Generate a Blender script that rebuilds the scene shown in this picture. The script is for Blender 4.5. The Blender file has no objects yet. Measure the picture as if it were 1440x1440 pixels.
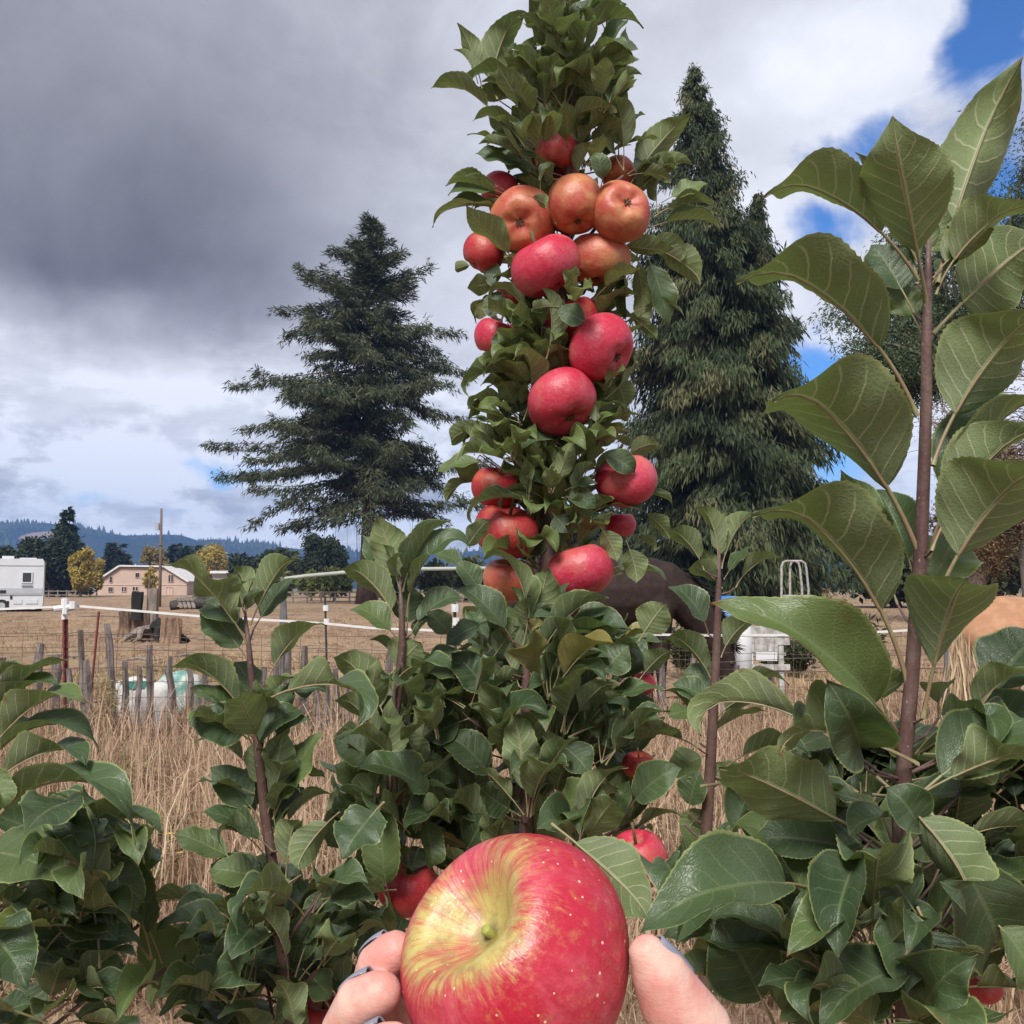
import bpy, bmesh, math, random
import numpy as np
from mathutils import Vector, Matrix, noise as mnoise
random.seed(7); RS = np.random.RandomState(11)
R = math.radians
scene = bpy.context.scene
COL = scene.collection

# ------------------------------------------------------------------ camera
CAMZ = 1.3
PITCH = math.atan(107/1440)
cam = bpy.data.objects.new('camera', bpy.data.cameras.new('camera'))
COL.objects.link(cam); scene.camera = cam
cam.location = (0, 0, CAMZ)
cam.rotation_euler = (math.pi/2 + PITCH, 0, 0)
cam.data.sensor_width = 36; cam.data.sensor_height = 36; cam.data.lens = 36
cam.data.clip_start = 0.02; cam.data.clip_end = 9000
FWD = Vector((0, math.cos(PITCH), math.sin(PITCH))); UPV = Vector((0, -math.sin(PITCH), math.cos(PITCH))); RGT = Vector((1, 0, 0))
CAMP = Vector((0, 0, CAMZ))
def P(px, py, d):                       # photo pixel at a depth in metres -> world point
    return CAMP + d*(FWD + RGT*((px-720)/1440) + UPV*((720-py)/1440))
def PY(px, py, Y):                      # same, at a world distance Y
    dr = FWD + RGT*((px-720)/1440) + UPV*((720-py)/1440)
    return CAMP + dr*(Y/dr.y)
def proj(p):
    v = p - CAMP; d = v.dot(FWD)
    return 720 + 1440*v.dot(RGT)/d, 720 - 1440*v.dot(UPV)/d, d

# ------------------------------------------------------------------ node helpers
class NT:
    def __init__(s, nt): s.t = nt
    def n(s, ty, **kw):
        nd = s.t.nodes.new(ty)
        for k, v in kw.items(): setattr(nd, k, v)
        return nd
    def put(s, sock, v):
        if isinstance(v, bpy.types.NodeSocket): s.t.links.new(v, sock)
        elif v is not None:
            if isinstance(v, (tuple, list)) and len(v) == 3 and sock.type == 'RGBA': v = (*v, 1)
            sock.default_value = v
    def m(s, op, a, b=None, c=None, clamp=False):
        nd = s.n('ShaderNodeMath', operation=op, use_clamp=clamp)
        for i, v in enumerate((a, b, c)): s.put(nd.inputs[i], v)
        return nd.outputs[0]
    def v(s, op, a, b=None, sc=None):
        nd = s.n('ShaderNodeVectorMath', operation=op)
        s.put(nd.inputs[0], a)
        if b is not None: s.put(nd.inputs[1], b)
        if sc is not None: s.put(nd.inputs['Scale'], sc)
        return nd.outputs['Value'] if op in ('LENGTH', 'DOT_PRODUCT', 'DISTANCE') else nd.outputs[0]
    def ss(s, x, a, b, lo=0.0, hi=1.0):
        nd = s.n('ShaderNodeMapRange', interpolation_type='SMOOTHSTEP')
        s.put(nd.inputs[0], x)
        if a > b: a, b, lo, hi = b, a, hi, lo
        for i, q in enumerate((a, b, lo, hi)): nd.inputs[i+1].default_value = q
        return nd.outputs[0]
    def mix(s, f, a, b, mode='MIX'):
        nd = s.n('ShaderNodeMix', data_type='RGBA', blend_type=mode)
        s.put(nd.inputs[0], f); s.put(nd.inputs[6], a); s.put(nd.inputs[7], b)
        return nd.outputs[2]
    def noise(s, vec, scale, detail=4, rough=.55, dist=0.0, out=0):
        nd = s.n('ShaderNodeTexNoise')
        if vec is not None: s.put(nd.inputs['Vector'], vec)
        nd.inputs['Scale'].default_value = scale; nd.inputs['Detail'].default_value = detail
        nd.inputs['Roughness'].default_value = rough; nd.inputs['Distortion'].default_value = dist
        return nd.outputs[out]
    def sep(s, v):
        nd = s.n('ShaderNodeSeparateXYZ'); s.put(nd.inputs[0], v); return nd.outputs
    def comb(s, x, y, z):
        nd = s.n('ShaderNodeCombineXYZ')
        for i, q in enumerate((x, y, z)): s.put(nd.inputs[i], q)
        return nd.outputs[0]
    def bump(s, h, strength=.3, dist=.01):
        nd = s.n('ShaderNodeBump'); nd.inputs['Strength'].default_value = strength; nd.inputs['Distance'].default_value = dist
        s.put(nd.inputs['Height'], h); return nd.outputs[0]

# ------------------------------------------------------------------ world: sky with clouds
SUN_EL, SUN_AZ = R(47), R(196)          # azimuth clockwise from +Y (behind the camera)
world = bpy.data.worlds.new('World'); scene.world = world; world.use_nodes = True
def build_world():
    t = world.node_tree; t.nodes.clear(); k = NT(t)
    out = k.n('ShaderNodeOutputWorld'); bg = k.n('ShaderNodeBackground'); bg.inputs[1].default_value = 0.1
    t.links.new(bg.outputs[0], out.inputs[0])
    sky = k.n('ShaderNodeTexSky', sky_type='NISHITA', sun_disc=False); sky.sun_elevation = SUN_EL; sky.sun_rotation = SUN_AZ
    sky.air_density = 1.0; sky.dust_density = 0.3; sky.ozone_density = 2.5
    gen = k.n('ShaderNodeTexCoord').outputs['Generated']
    d = k.v('NORMALIZE', gen)
    x, y, z = k.sep(d)
    # cloud layer coordinates: project on a slab, bounded near the horizon
    zz = k.m('ADD', k.m('MAXIMUM', z, 0.0), 0.22)
    q = k.comb(k.m('DIVIDE', x, zz), k.m('DIVIDE', y, zz), 0.0)
    nbig = k.noise(q, 1.7, 7, .58, .4)
    nfine = k.noise(d, 9.0, 8, .6, .5)
    nsoft = k.noise(d, 3.2, 6, .55, .8)
    warp = k.noise(d, 5.0, 5, .6, 0, 1)
    w = k.sep(k.v('SUBTRACT', warp, (.5, .5, .5)))
    U = k.m('ADD', k.m('ARCTAN2', x, y), k.m('MULTIPLY', w[0], .16))
    V = k.m('ADD', k.m('ARCSINE', z), k.m('MULTIPLY', w[1], .13))
    def g(px, py, sx, sy, amp):
        u0 = math.atan((px-720)/1440); v0 = math.atan((827-py)/1440)
        a = k.m('POWER', k.m('DIVIDE', k.m('SUBTRACT', U, u0), sx/1440), 2.0)
        b = k.m('POWER', k.m('DIVIDE', k.m('SUBTRACT', V, v0), sy/1440), 2.0)
        return k.m('MULTIPLY', k.m('EXPONENT', k.m('MULTIPLY', k.m('ADD', a, b), -1.0)), amp)
    def tot(l):
        s = l[0]
        for q_ in l[1:]: s = k.m('ADD', s, q_)
        return s
    # grey bank to the upper left
    dark = k.m('MULTIPLY', k.ss(V, .195, .30), k.ss(U, .02, -.36))
    dark = k.m('MULTIPLY', dark, k.ss(V, .28, .60, 1.0, .62))
    lite = tot([g(1190, 80, 170, 110, .26), g(640, 440, 120, 110, .24), g(170, 655, 110, 34, .42), g(90, 560, 260, 60, .16), g(400, 470, 120, 40, -.10),
                g(300, 738, 130, 22, .42), g(1080, 330, 120, 150, .24), g(830, 120, 200, 200, .0), g(120, 600, 60, 20, -.12), g(330, 600, 50, 60, .12),
                g(620, 180, 160, 220, -.06), g(360, 690, 90, 30, -.12), g(60, 730, 120, 20, -.10), g(1300, 560, 200, 160, .25), g(80, 400, 260, 60, -.05), g(450, 300, 120, 60, .03)])
    B = k.m('ADD', k.m('MULTIPLY', dark, -.40), .625)
    B = k.m('ADD', B, lite)
    B = k.m('ADD', B, k.m('MULTIPLY', k.m('MULTIPLY', k.m('SUBTRACT', nfine, .5), .30), k.m('SUBTRACT', 1.0, k.m('MULTIPLY', dark, .62))))
    B = k.m('ADD', B, k.m('MULTIPLY', k.m('SUBTRACT', nsoft, .5), .26))
    puff = k.noise(k.v('MULTIPLY', d, (1, 1, 2.6)), 11.0, 9, .62, .25)
    band = k.m('MULTIPLY', k.ss(V, .0, .03), k.ss(V, .26, .12))
    B = k.m('ADD', B, k.m('MULTIPLY', k.m('MULTIPLY', k.m('SUBTRACT', k.ss(k.m('ADD', puff, k.m('MULTIPLY', k.m('SUBTRACT', k.noise(d, 34.0, 6, .62), .5), .22)), .38, .66), .36), band), .52))
    crisp = k.m('MULTIPLY', k.m('SUBTRACT', k.ss(k.noise(q, 2.6, 8, .58, .3), .38, .66), .5), k.m('SUBTRACT', 1.0, k.m('MULTIPLY', dark, .97)))
    B = k.m('ADD', k.m('ADD', B, k.m('MULTIPLY', band, .13)), k.m('MULTIPLY', crisp, .16))
    B = k.m('MAXIMUM', k.m('MINIMUM', B, .95), .135)
    # grey where dense, lavender-white where thin
    tint = k.mix(k.ss(B, .2, .85), (.86, .87, 1.0), (.885, .91, 1.0))
    tint = k.mix(k.m('MULTIPLY', k.ss(V, .26, .05), .32), tint, (.78, .88, 1.0))
    cloud = k.v('SCALE', tint, sc=k.m('MULTIPLY', B, 6.0))
    blue = tot([g(1410, 110, 110, 75, .95), g(1215, 215, 75, 48, .62), g(1150, 345, 55, 45, .55), g(1120, 500, 90, 90, .62), g(1200, 640, 90, 120, .55), g(1330, 40, 50, 60, -.3),
                g(295, 645, 60, 24, .46), g(40, 690, 150, 24, .30), g(430, 740, 120, 30, .40), g(1200, 90, 130, 70, -.4), g(210, 695, 90, 18, .22), g(1420, 330, 120, 120, .6)])
    cov = k.m('ADD', k.m('ADD', k.m('MULTIPLY', k.m('SUBTRACT', nbig, .5), .5), k.m('MULTIPLY', k.m('SUBTRACT', nfine, .5), .95)), k.m('SUBTRACT', .62, blue))
    cov = k.ss(cov, -.06, .34)
    skyc = k.v('MULTIPLY', sky.outputs[0], (.26, .49, .78))
    col = k.mix(cov, skyc, cloud)
    k.put(bg.inputs[0], col)
build_world()
# ------------------------------------------------------------------ sun and exposure
sun = bpy.data.objects.new('sun', bpy.data.lights.new('sun', 'SUN')); COL.objects.link(sun)
sun.data.energy = 2.7; sun.data.angle = R(20); sun.data.color = (1, .97, .93)
sdir = Vector((math.sin(SUN_AZ)*math.cos(SUN_EL), math.cos(SUN_AZ)*math.cos(SUN_EL), math.sin(SUN_EL)))
sun.rotation_euler = sdir.to_track_quat('Z', 'Y').to_euler()
scene.view_settings.view_transform = 'Standard'
try: scene.view_settings.look = 'None'
except Exception: pass
scene.view_settings.gamma = 1; scene.view_settings.use_curve_mapping = False
scene.view_settings.exposure = 0.98
scene.render.engine = 'CYCLES'
scene.cycles.use_denoising = True
scene.cycles.max_bounces = 6; scene.cycles.diffuse_bounces = 3; scene.cycles.glossy_bounces = 2
scene.cycles.transmission_bounces = 3; scene.cycles.transparent_max_bounces = 4; scene.cycles.volume_bounces = 0
scene.cycles.caustics_reflective = False; scene.cycles.caustics_refractive = False

# ------------------------------------------------------------------ materials
MATS = {}
def mat(name):
    m = bpy.data.materials.new(name); m.use_nodes = True; m.node_tree.nodes.clear()
    k = NT(m.node_tree); out = k.n('ShaderNodeOutputMaterial'); b = k.n('ShaderNodeBsdfPrincipled')
    m.node_tree.links.new(b.outputs[0], out.inputs[0]); MATS[name] = m
    return m, k, b, out
def plain(name, c, rough=.7, var=.25, scale=8, metal=0.0, bump=.0, spec=.4, c2=None, obj=True):
    m, k, b, o = mat(name)
    tc = k.n('ShaderNodeTexCoord').outputs['Object']
    nz = k.noise(tc, scale, 5, .6)
    c2 = c2 or tuple(q*(1-var) for q in c)
    k.put(b.inputs['Base Color'], k.mix(k.ss(nz, .35, .65), c, c2))
    b.inputs['Roughness'].default_value = rough; b.inputs['Metallic'].default_value = metal
    b.inputs['Specular IOR Level'].default_value = spec
    if bump: k.put(b.inputs['Normal'], k.bump(k.noise(tc, scale*4, 4), bump, .02))
    return m

def leaf_material():
    m, k, b, out = mat('apple_leaf')
    uv = k.n('ShaderNodeUVMap').outputs[0]
    s_, t_, _ = k.sep(uv)
    tt = k.m('SUBTRACT', k.m('MULTIPLY', t_, 2.0), 1.0)
    at = k.m('ABSOLUTE', tt)
    rnd = k.n('ShaderNodeObjectInfo').outputs['Random']
    geo = k.n('ShaderNodeNewGeometry').outputs['Backfacing']
    # lateral veins sweep towards the tip, the two sides out of step
    side = k.m('MULTIPLY', k.m('GREATER_THAN', tt, 0.0), .5)
    wob = k.m('MULTIPLY', k.m('SUBTRACT', k.noise(uv, 5, 2), .5), .05)
    ph = k.m('SUBTRACT', s_, k.m('MULTIPLY', k.m('POWER', at, 1.25), .20))
    ph = k.m('ADD', k.m('MULTIPLY', k.m('ADD', ph, wob), 8.0), side)
    fr = k.m('ABSOLUTE', k.m('SUBTRACT', k.m('FRACT', ph), .5))
    lat = k.m('MULTIPLY', k.ss(fr, .075, .015), k.m('MULTIPLY', k.ss(at, 1.0, .65), k.ss(s_, .95, .78)))
    mid = k.ss(at, .075, .03)
    vor = k.n('ShaderNodeTexVoronoi', feature='DISTANCE_TO_EDGE'); vor.inputs['Scale'].default_value = 26
    k.put(vor.inputs['Vector'], k.v('MULTIPLY', uv, (1.5, 1.0, 1.0)))
    net = k.m('MULTIPLY', k.ss(vor.outputs['Distance'], .09, .0), .35)
    vein = k.m('MAXIMUM', k.m('MAXIMUM', mid, k.m('MULTIPLY', lat, .75)), k.m('MULTIPLY', net, .5))
    tc = k.n('ShaderNodeTexCoord').outputs['Object']
    mot = k.noise(tc, 3.0, 5, .6)
    top = k.mix(rnd, (.036, .066, .028), (.066, .108, .040))
    top = k.mix(k.ss(mot, .4, .75), top, (.082, .115, .066))
    rnd2 = k.m('FRACT', k.m('MULTIPLY', rnd, 17.3))
    top = k.mix(k.ss(rnd2, .72, 1.0, 0, .75), top, (.135, .185, .055))
    bot = k.mix(rnd2, (.130, .180, .068), (.195, .245, .098))
    bot = k.mix(k.ss(mot, .4, .75), bot, (.16, .195, .105))
    base = k.mix(geo, top, bot)
    vcol = k.mix(geo, (.17, .21, .10), (.42, .43, .27))
    vf = k.m('MULTIPLY', vein, k.m('ADD', k.m('MULTIPLY', geo, .42), .48))
    colr = k.mix(vf, base, vcol)
    colr = k.mix(k.m('MULTIPLY', k.ss(at, .92, .975), .75), colr, (.27, .31, .12))
    colr = k.mix(k.ss(k.m('FRACT', k.m('MULTIPLY', rnd, 91.7)), .985, .995, 0, .7), colr, (.26, .20, .05))
    edge = k.m('MULTIPLY', k.m('MULTIPLY', k.ss(at, .62, .95), k.ss(k.noise(tc, 7, 4, .6), .56, .66)), k.ss(rnd2, .45, .8))
    colr = k.mix(k.m('MULTIPLY', edge, .8), colr, (.15, .085, .04))
    # wear: a few brown specks
    spk = k.ss(k.noise(tc, 22, 2), .73, .78)
    colr = k.mix(k.m('MULTIPLY', spk, .6), colr, (.13, .085, .04))
    tipb = k.m('MULTIPLY', k.ss(s_, .93, 1.0), k.ss(rnd2, .5, .9))
    colr = k.mix(tipb, colr, (.20, .11, .05))
    k.put(b.inputs['Base Color'], colr)
    k.put(b.inputs['Roughness'], k.m('ADD', k.m('MULTIPLY', geo, .26), k.m('ADD', .31, k.m('MULTIPLY', mot, .18))))
    b.inputs['Specular IOR Level'].default_value = .46
    hgt = k.m('SUBTRACT', k.m('MULTIPLY', k.m('ADD', k.m('MULTIPLY', fr, 1.0), k.m('MULTIPLY', mot, .8)), 1.0), k.m('MULTIPLY', k.m('MAXIMUM', mid, lat), .35))
    hgt = k.m('ADD', hgt, k.m('MULTIPLY', k.m('MINIMUM', vor.outputs['Distance'], .25), .9))
    k.put(b.inputs['Normal'], k.bump(hgt, .30, .0020))
    tr = k.n('ShaderNodeBsdfTranslucent'); k.put(tr.inputs[0], k.mix(.5, colr, (.16, .26, .03)))
    mx = k.n('ShaderNodeMixShader'); mx.inputs[0].default_value = .24
    m.node_tree.links.new(b.outputs[0], mx.inputs[1]); m.node_tree.links.new(tr.outputs[0], mx.inputs[2])
    m.node_tree.links.new(mx.outputs[0], out.inputs[0])
    return m
LEAF = leaf_material()

def card_material(name, c1, c2, c3, rough=.75, transl=.2, patch=False):
    """foliage or blades: a per-card random value (attribute rnd) picks the tint"""
    m, k, b, out = mat(name)
    a = k.n('ShaderNodeAttribute', attribute_name='rnd').outputs['Fac']
    c = k.mix(k.ss(a, 0, .6), c1, c2); c = k.mix(k.ss(a, .7, 1.0), c, c3)
    if patch:
        tc = k.n('ShaderNodeTexCoord').outputs['Object']
        c = k.mix(k.m('MULTIPLY', k.ss(k.noise(k.v('MULTIPLY', tc, (1, .6, 0)), 1.6, 4, .65), .46, .62), .8), c, (c3[0]*1.5, c3[1]*1.45, c3[2]*1.4))
        c = k.mix(k.m('MULTIPLY', k.ss(k.noise(k.v('MULTIPLY', tc, (1, .6, 0)), .9, 3, .6), .52, .66), .35), c, (.40, .26, .155))
    k.put(b.inputs['Base Color'], c); b.inputs['Roughness'].default_value = rough; b.inputs['Specular IOR Level'].default_value = .2
    tr = k.n('ShaderNodeBsdfTranslucent'); k.put(tr.inputs[0], c)
    mx = k.n('ShaderNodeMixShader'); mx.inputs[0].default_value = transl
    m.node_tree.links.new(b.outputs[0], mx.inputs[1]); m.node_tree.links.new(tr.outputs[0], mx.inputs[2])
    m.node_tree.links.new(mx.outputs[0], out.inputs[0]); return m
def bark_material(name, c1, c2, sc=30, stretch=.15):
    m, k, b, o = mat(name)
    tc = k.n('ShaderNodeTexCoord').outputs['Object']
    n1 = k.noise(k.v('MULTIPLY', tc, (1, 1, stretch)), sc, 6, .65, .3)
    k.put(b.inputs['Base Color'], k.mix(k.ss(n1, .38, .62), c1, c2)); b.inputs['Roughness'].default_value = .85
    k.put(b.inputs['Normal'], k.bump(n1, .6, .3/sc)); return m
def stem_material():
    m, k, b, o = mat('apple_stem')
    tc = k.n('ShaderNodeTexCoord').outputs['Object']
    n1 = k.noise(tc, 28, 5, .6); dots = k.n('ShaderNodeTexVoronoi'); dots.inputs['Scale'].default_value = 260; k.put(dots.inputs['Vector'], k.v('MULTIPLY', tc, (1, 1, .6)))
    c = k.mix(k.ss(n1, .35, .65), (.085, .040, .036), (.125, .075, .060))
    c = k.mix(k.m('MULTIPLY', k.ss(dots.outputs['Distance'], .20, .10), k.ss(k.sep(dots.outputs['Color'])[0], .35, .8)), c, (.24, .17, .14))
    c = k.mix(k.ss(k.noise(k.v('MULTIPLY', tc, (1, 1, .4)), 160, 3, .6), .5, .7, 0, .5), c, (.16, .11, .10))
    k.put(b.inputs['Base Color'], c); b.inputs['Roughness'].default_value = .55
    k.put(b.inputs['Normal'], k.bump(k.m('ADD', n1, k.noise(k.v('MULTIPLY', tc, (1, 1, .5)), 240, 4, .7)), .6, .002)); return m
STEM = stem_material()
PETI = plain('petiole', (.25, .25, .12), .5, c2=(.24, .17, .10), scale=9)

def apple_material(name, red, deep, ground, blush, topy, seedscale=1.0, dots=.7, streak=.6, dk=.35, gm=.5, rg=.34, e0=.24, e1=.34):
    """object space: z along the core, ground colour at the stem end (z>0)"""
    m, k, b, o = mat(name)
    tc = k.n('ShaderNodeTexCoord').outputs['Object']
    x, y, z = k.sep(tc)
    oi = k.n('ShaderNodeObjectInfo').outputs['Random']
    ang = k.m('ARCTAN2', y, x)
    rr = k.v('LENGTH', k.comb(x, y, 0.0))
    cv = k.comb(k.m('COSINE', ang), k.m('SINE', ang), k.m('MULTIPLY', k.m('ARCTAN2', rr, z), .28))
    st = k.noise(k.v('ADD', cv, k.comb(oi, oi, 0.0)), 13, 5, .75)
    st2 = k.noise(cv, 34, 3, .7)
    big = k.noise(k.v('ADD', tc, k.comb(k.m('MULTIPLY', oi, 7.0), 0.0, 0.0)), 1.3, 4, .6)
    # how far round from the stem end: 0 in the cavity, about 1 at the equator
    pol = k.m('ARCTAN2', rr, z)
    lim = k.m('ADD', pol, k.m('ADD', k.m('MULTIPLY', k.m('SUBTRACT', st, .5), 1.0*streak), k.m('ADD', k.m('MULTIPLY', k.m('SUBTRACT', st2, .5), .35*streak), k.m('MULTIPLY', k.m('SUBTRACT', big, .5), 1.3))))
    f = k.ss(lim, topy-e0, topy+e1)
    skin = k.mix(k.ss(big, .42, .66), red, blush)
    skin = k.mix(k.m('MULTIPLY', k.ss(st, .42, .66), dk), skin, deep)
    gcol = k.mix(k.ss(k.m('ADD', pol, k.m('MULTIPLY', k.m('SUBTRACT', k.noise(tc, 7, 5, .7), .5), .5)), .16, .42), (ground[0]*.42, ground[1]*.40, ground[2]*.45), ground)
    gcol = k.mix(k.ss(k.noise(tc, 5, 5, .65), .45, .62, 0, .7), gcol, (ground[0]*.62, ground[1]*.52, ground[2]*.6))
    c = k.mix(f, gcol, skin)
    c = k.mix(k.m('MULTIPLY', k.ss(k.noise(tc, 9, 5, .7), .50, .72), .22), c, ground)
    c = k.mix(k.m('MULTIPLY', k.ss(k.noise(k.v('ADD', tc, k.comb(0.0, k.m('MULTIPLY', oi, 9.0), 0.0)), 1.1, 3, .6), .50, .66), gm), c, k.mix(.45, ground, red))
    botf = k.ss(z, -.72, -.95); c = k.mix(k.m('MULTIPLY', botf, .5), c, ground)
    vo = k.n('ShaderNodeTexVoronoi'); vo.inputs['Scale'].default_value = 7.0*seedscale; k.put(vo.inputs['Vector'], tc)
    vrad = k.sep(vo.outputs['Color'])
    dotm = k.m('MULTIPLY', k.m('LESS_THAN', vo.outputs['Distance'], k.m('ADD', .03, k.m('MULTIPLY', k.m('POWER', vrad[0], 3.0), .15))), dots)
    c = k.mix(dotm, c, (.72, .46, .30))
    k.put(b.inputs['Base Color'], c)
    k.put(b.inputs['Roughness'], k.m('ADD', rg, k.m('MULTIPLY', k.noise(tc, 3, 4, .6), .2)))
    b.inputs['Specular IOR Level'].default_value = .5
    try:
        b.inputs['Subsurface Weight'].default_value = .06; b.inputs['Subsurface Radius'].default_value = (.3, .08, .05); b.inputs['Subsurface Scale'].default_value = .01
    except Exception: pass
    k.put(b.inputs['Normal'], k.bump(k.m('ADD', k.noise(tc, 6, 3), k.m('MULTIPLY', st2, .3)), .12, .02)); return m
AP_HELD = apple_material('apple_skin_held', (.42, .012, .034), (.31, .007, .018), (.44, .375, .12), (.50, .070, .105), .68, 1.7, .9, 1.0, .45, .0, .26, .20, .28)
AP_PINK = apple_material('apple_skin_pink', (.47, .018, .052), (.33, .009, .030), (.48, .24, .14), (.50, .055, .092), .20, 1.5, .35, .7)
AP_RED = apple_material('apple_skin_red', (.40, .020, .032), (.28, .011, .018), (.46, .24, .10), (.42, .05, .05), .30, 1.5, .35, .8)
AP_ORANGE = apple_material('apple_skin_orange', (.45, .150, .070), (.40, .085, .045), (.52, .31, .12), (.42, .070, .050), .30, 1.0, .3, .9, .40, .7)

# ------------------------------------------------------------------ mesh builder and object helpers
class MB:
    def __init__(s): s.v = []; s.f = []; s.mi = []
    def add(s, vs, fs, mi=0):
        o = len(s.v); s.v += [tuple(q) for q in vs]; s.f += [tuple(o+i for i in f) for f in fs]; s.mi += [mi]*len(fs)
    def box(s, c, size, rot=None, mi=0):
        hx, hy, hz = (q/2 for q in size); c = Vector(c)
        vs = [Vector((x, y, z)) for x in (-hx, hx) for y in (-hy, hy) for z in (-hz, hz)]
        if rot is not None: vs = [rot @ q for q in vs]
        s.add([c+q for q in vs], [(0, 1, 3, 2), (4, 6, 7, 5), (0, 4, 5, 1), (2, 3, 7, 6), (0, 2, 6, 4), (1, 5, 7, 3)], mi)
    def bar(s, a, b, w, h, mi=0):
        a, b = Vector(a), Vector(b); d = b-a
        s.box((a+b)/2, (w, d.length, h), d.to_track_quat('Y', 'Z').to_matrix(), mi)
    def tube(s, pts, rad, n=8, mi=0, cap=True, jit=0):
        pts = [Vector(q) for q in pts]
        if not isinstance(rad, (list, tuple)): rad = [rad]*len(pts)
        vs = []; fs = []; ref = None
        for i, p in enumerate(pts):
            d = (pts[min(i+1, len(pts)-1)] - pts[max(i-1, 0)]).normalized()
            if ref is None: ref = d.orthogonal().normalized()
            ref = (ref - d*ref.dot(d)).normalized(); bi = d.cross(ref)
            for j in range(n):
                a = 2*math.pi*j/n; r = rad[i]*(1+random.uniform(-jit, jit))
                vs.append(p + (ref*math.cos(a) + bi*math.sin(a))*r)
        for i in range(len(pts)-1):
            for j in range(n):
                fs.append((i*n+j, i*n+(j+1) % n, (i+1)*n+(j+1) % n, (i+1)*n+j))
        if cap: fs += [tuple(range(n))[::-1], tuple((len(pts)-1)*n+j for j in range(n))]
        s.add(vs, fs, mi)
    def lathe(s, prof, c=(0, 0, 0), n=24, mi=0):
        vs = []; fs = []; c = Vector(c)
        for r, z in prof:
            for j in range(n):
                a = 2*math.pi*j/n; vs.append(c+Vector((r*math.cos(a), r*math.sin(a), z)))
        for i in range(len(prof)-1):
            for j in range(n): fs.append((i*n+j, i*n+(j+1) % n, (i+1)*n+(j+1) % n, (i+1)*n+j))
        fs += [tuple(range(n))[::-1], tuple((len(prof)-1)*n+j for j in range(n))]
        s.add(vs, fs, mi)
    def prism(s, poly, y0, y1, mi=0):        # polygon in x,z extruded along y
        n = len(poly)
        vs = [Vector((x, y0, z)) for x, z in poly] + [Vector((x, y1, z)) for x, z in poly]
        fs = [tuple(range(n)), tuple(range(n, 2*n))[::-1]] + [(i, i+n, (i+1) % n+n, (i+1) % n) for i in range(n)]
        s.add(vs, fs, mi)
    def mesh(s, name, mats, smooth=False):
        me = bpy.data.meshes.new(name); me.from_pydata(s.v, [], s.f)
        for m in (mats if isinstance(mats, (list, tuple)) else [mats]): me.materials.append(m)
        me.polygons.foreach_set('material_index', s.mi)
        if smooth: me.polygons.foreach_set('use_smooth', [True]*len(s.f))
        bm = bmesh.new(); bm.from_mesh(me); bmesh.ops.recalc_face_normals(bm, faces=bm.faces); bm.to_mesh(me); bm.free()
        me.update(); return me
    def build(s, name, mats, parent=None, smooth=False):
        return obj(name, s.mesh(name, mats, smooth), parent)
def obj(name, me, parent=None, mw=None):
    o = bpy.data.objects.new(name, me); COL.objects.link(o)
    mw = mw or Matrix.Identity(4)
    if parent is not None:
        o.parent = parent
        mw = WM[parent.name].inverted() @ mw
    o.matrix_basis = mw; WM[o.name] = (WM[parent.name] @ mw) if parent is not None else mw
    return o
WM = {}
def tag(o, label, cat, group=None, kind=None):
    o['label'] = label; o['category'] = cat
    if group: o['group'] = group
    if kind: o['kind'] = kind
    return o
def struct(o): o['kind'] = 'structure'; return o
def thing(name, label, cat, loc, group=None, rz=0):
    o = bpy.data.objects.new(name, None); COL.objects.link(o); o.empty_display_size = .1
    o.matrix_basis = Matrix.Translation(Vector(loc)) @ Matrix.Rotation(rz, 4, 'Z'); WM[o.name] = o.matrix_basis.copy()
    return tag(o, label, cat, group)

def np_mesh(name, V, F, mt, rnd=None, smooth=False):
    """V (n,3), F (m,k) arrays; rnd per face value stored as attribute 'rnd'"""
    me = bpy.data.meshes.new(name); kf = F.shape[1]
    me.vertices.add(len(V)); me.vertices.foreach_set('co', V.astype(np.float32).ravel())
    me.loops.add(F.size); me.loops.foreach_set('vertex_index', F.astype(np.int32).ravel())
    me.polygons.add(len(F)); me.polygons.foreach_set('loop_start', np.arange(len(F), dtype=np.int32)*kf)
    if rnd is not None:
        a = me.attributes.new('rnd', 'FLOAT', 'FACE'); a.data.foreach_set('value', rnd.astype(np.float32))
    if smooth: me.polygons.foreach_set('use_smooth', [True]*len(F))
    me.materials.append(mt); me.update(calc_edges=True); me.validate(); return me
def cards(name, C, D, W, L, Wd, mt, parent=None, rnd=None):
    """leaf-shaped kite cards: base C, direction D, width direction W, length L, width Wd"""
    C = np.asarray(C, float); D = np.asarray(D, float); W = np.asarray(W, float)
    D = D/np.linalg.norm(D, axis=1, keepdims=True); W = W - D*(W*D).sum(1, keepdims=True); W = W/(np.linalg.norm(W, axis=1, keepdims=True)+1e-9)
    L = np.asarray(L)[:, None]; Wd = np.asarray(Wd)[:, None]
    n = len(C)
    V = np.stack([C, C+D*L*.45+W*Wd/2, C+D*L, C+D*L*.45-W*Wd/2], 1).reshape(-1, 3)
    F = np.arange(4*n).reshape(n, 4)
    if rnd is None: rnd = RS.rand(n)
    return obj(name, np_mesh(name, V, F, mt, rnd), parent)
def rdir(n):
    v = RS.normal(size=(n, 3)); return v/np.linalg.norm(v, axis=1, keepdims=True)

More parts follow.
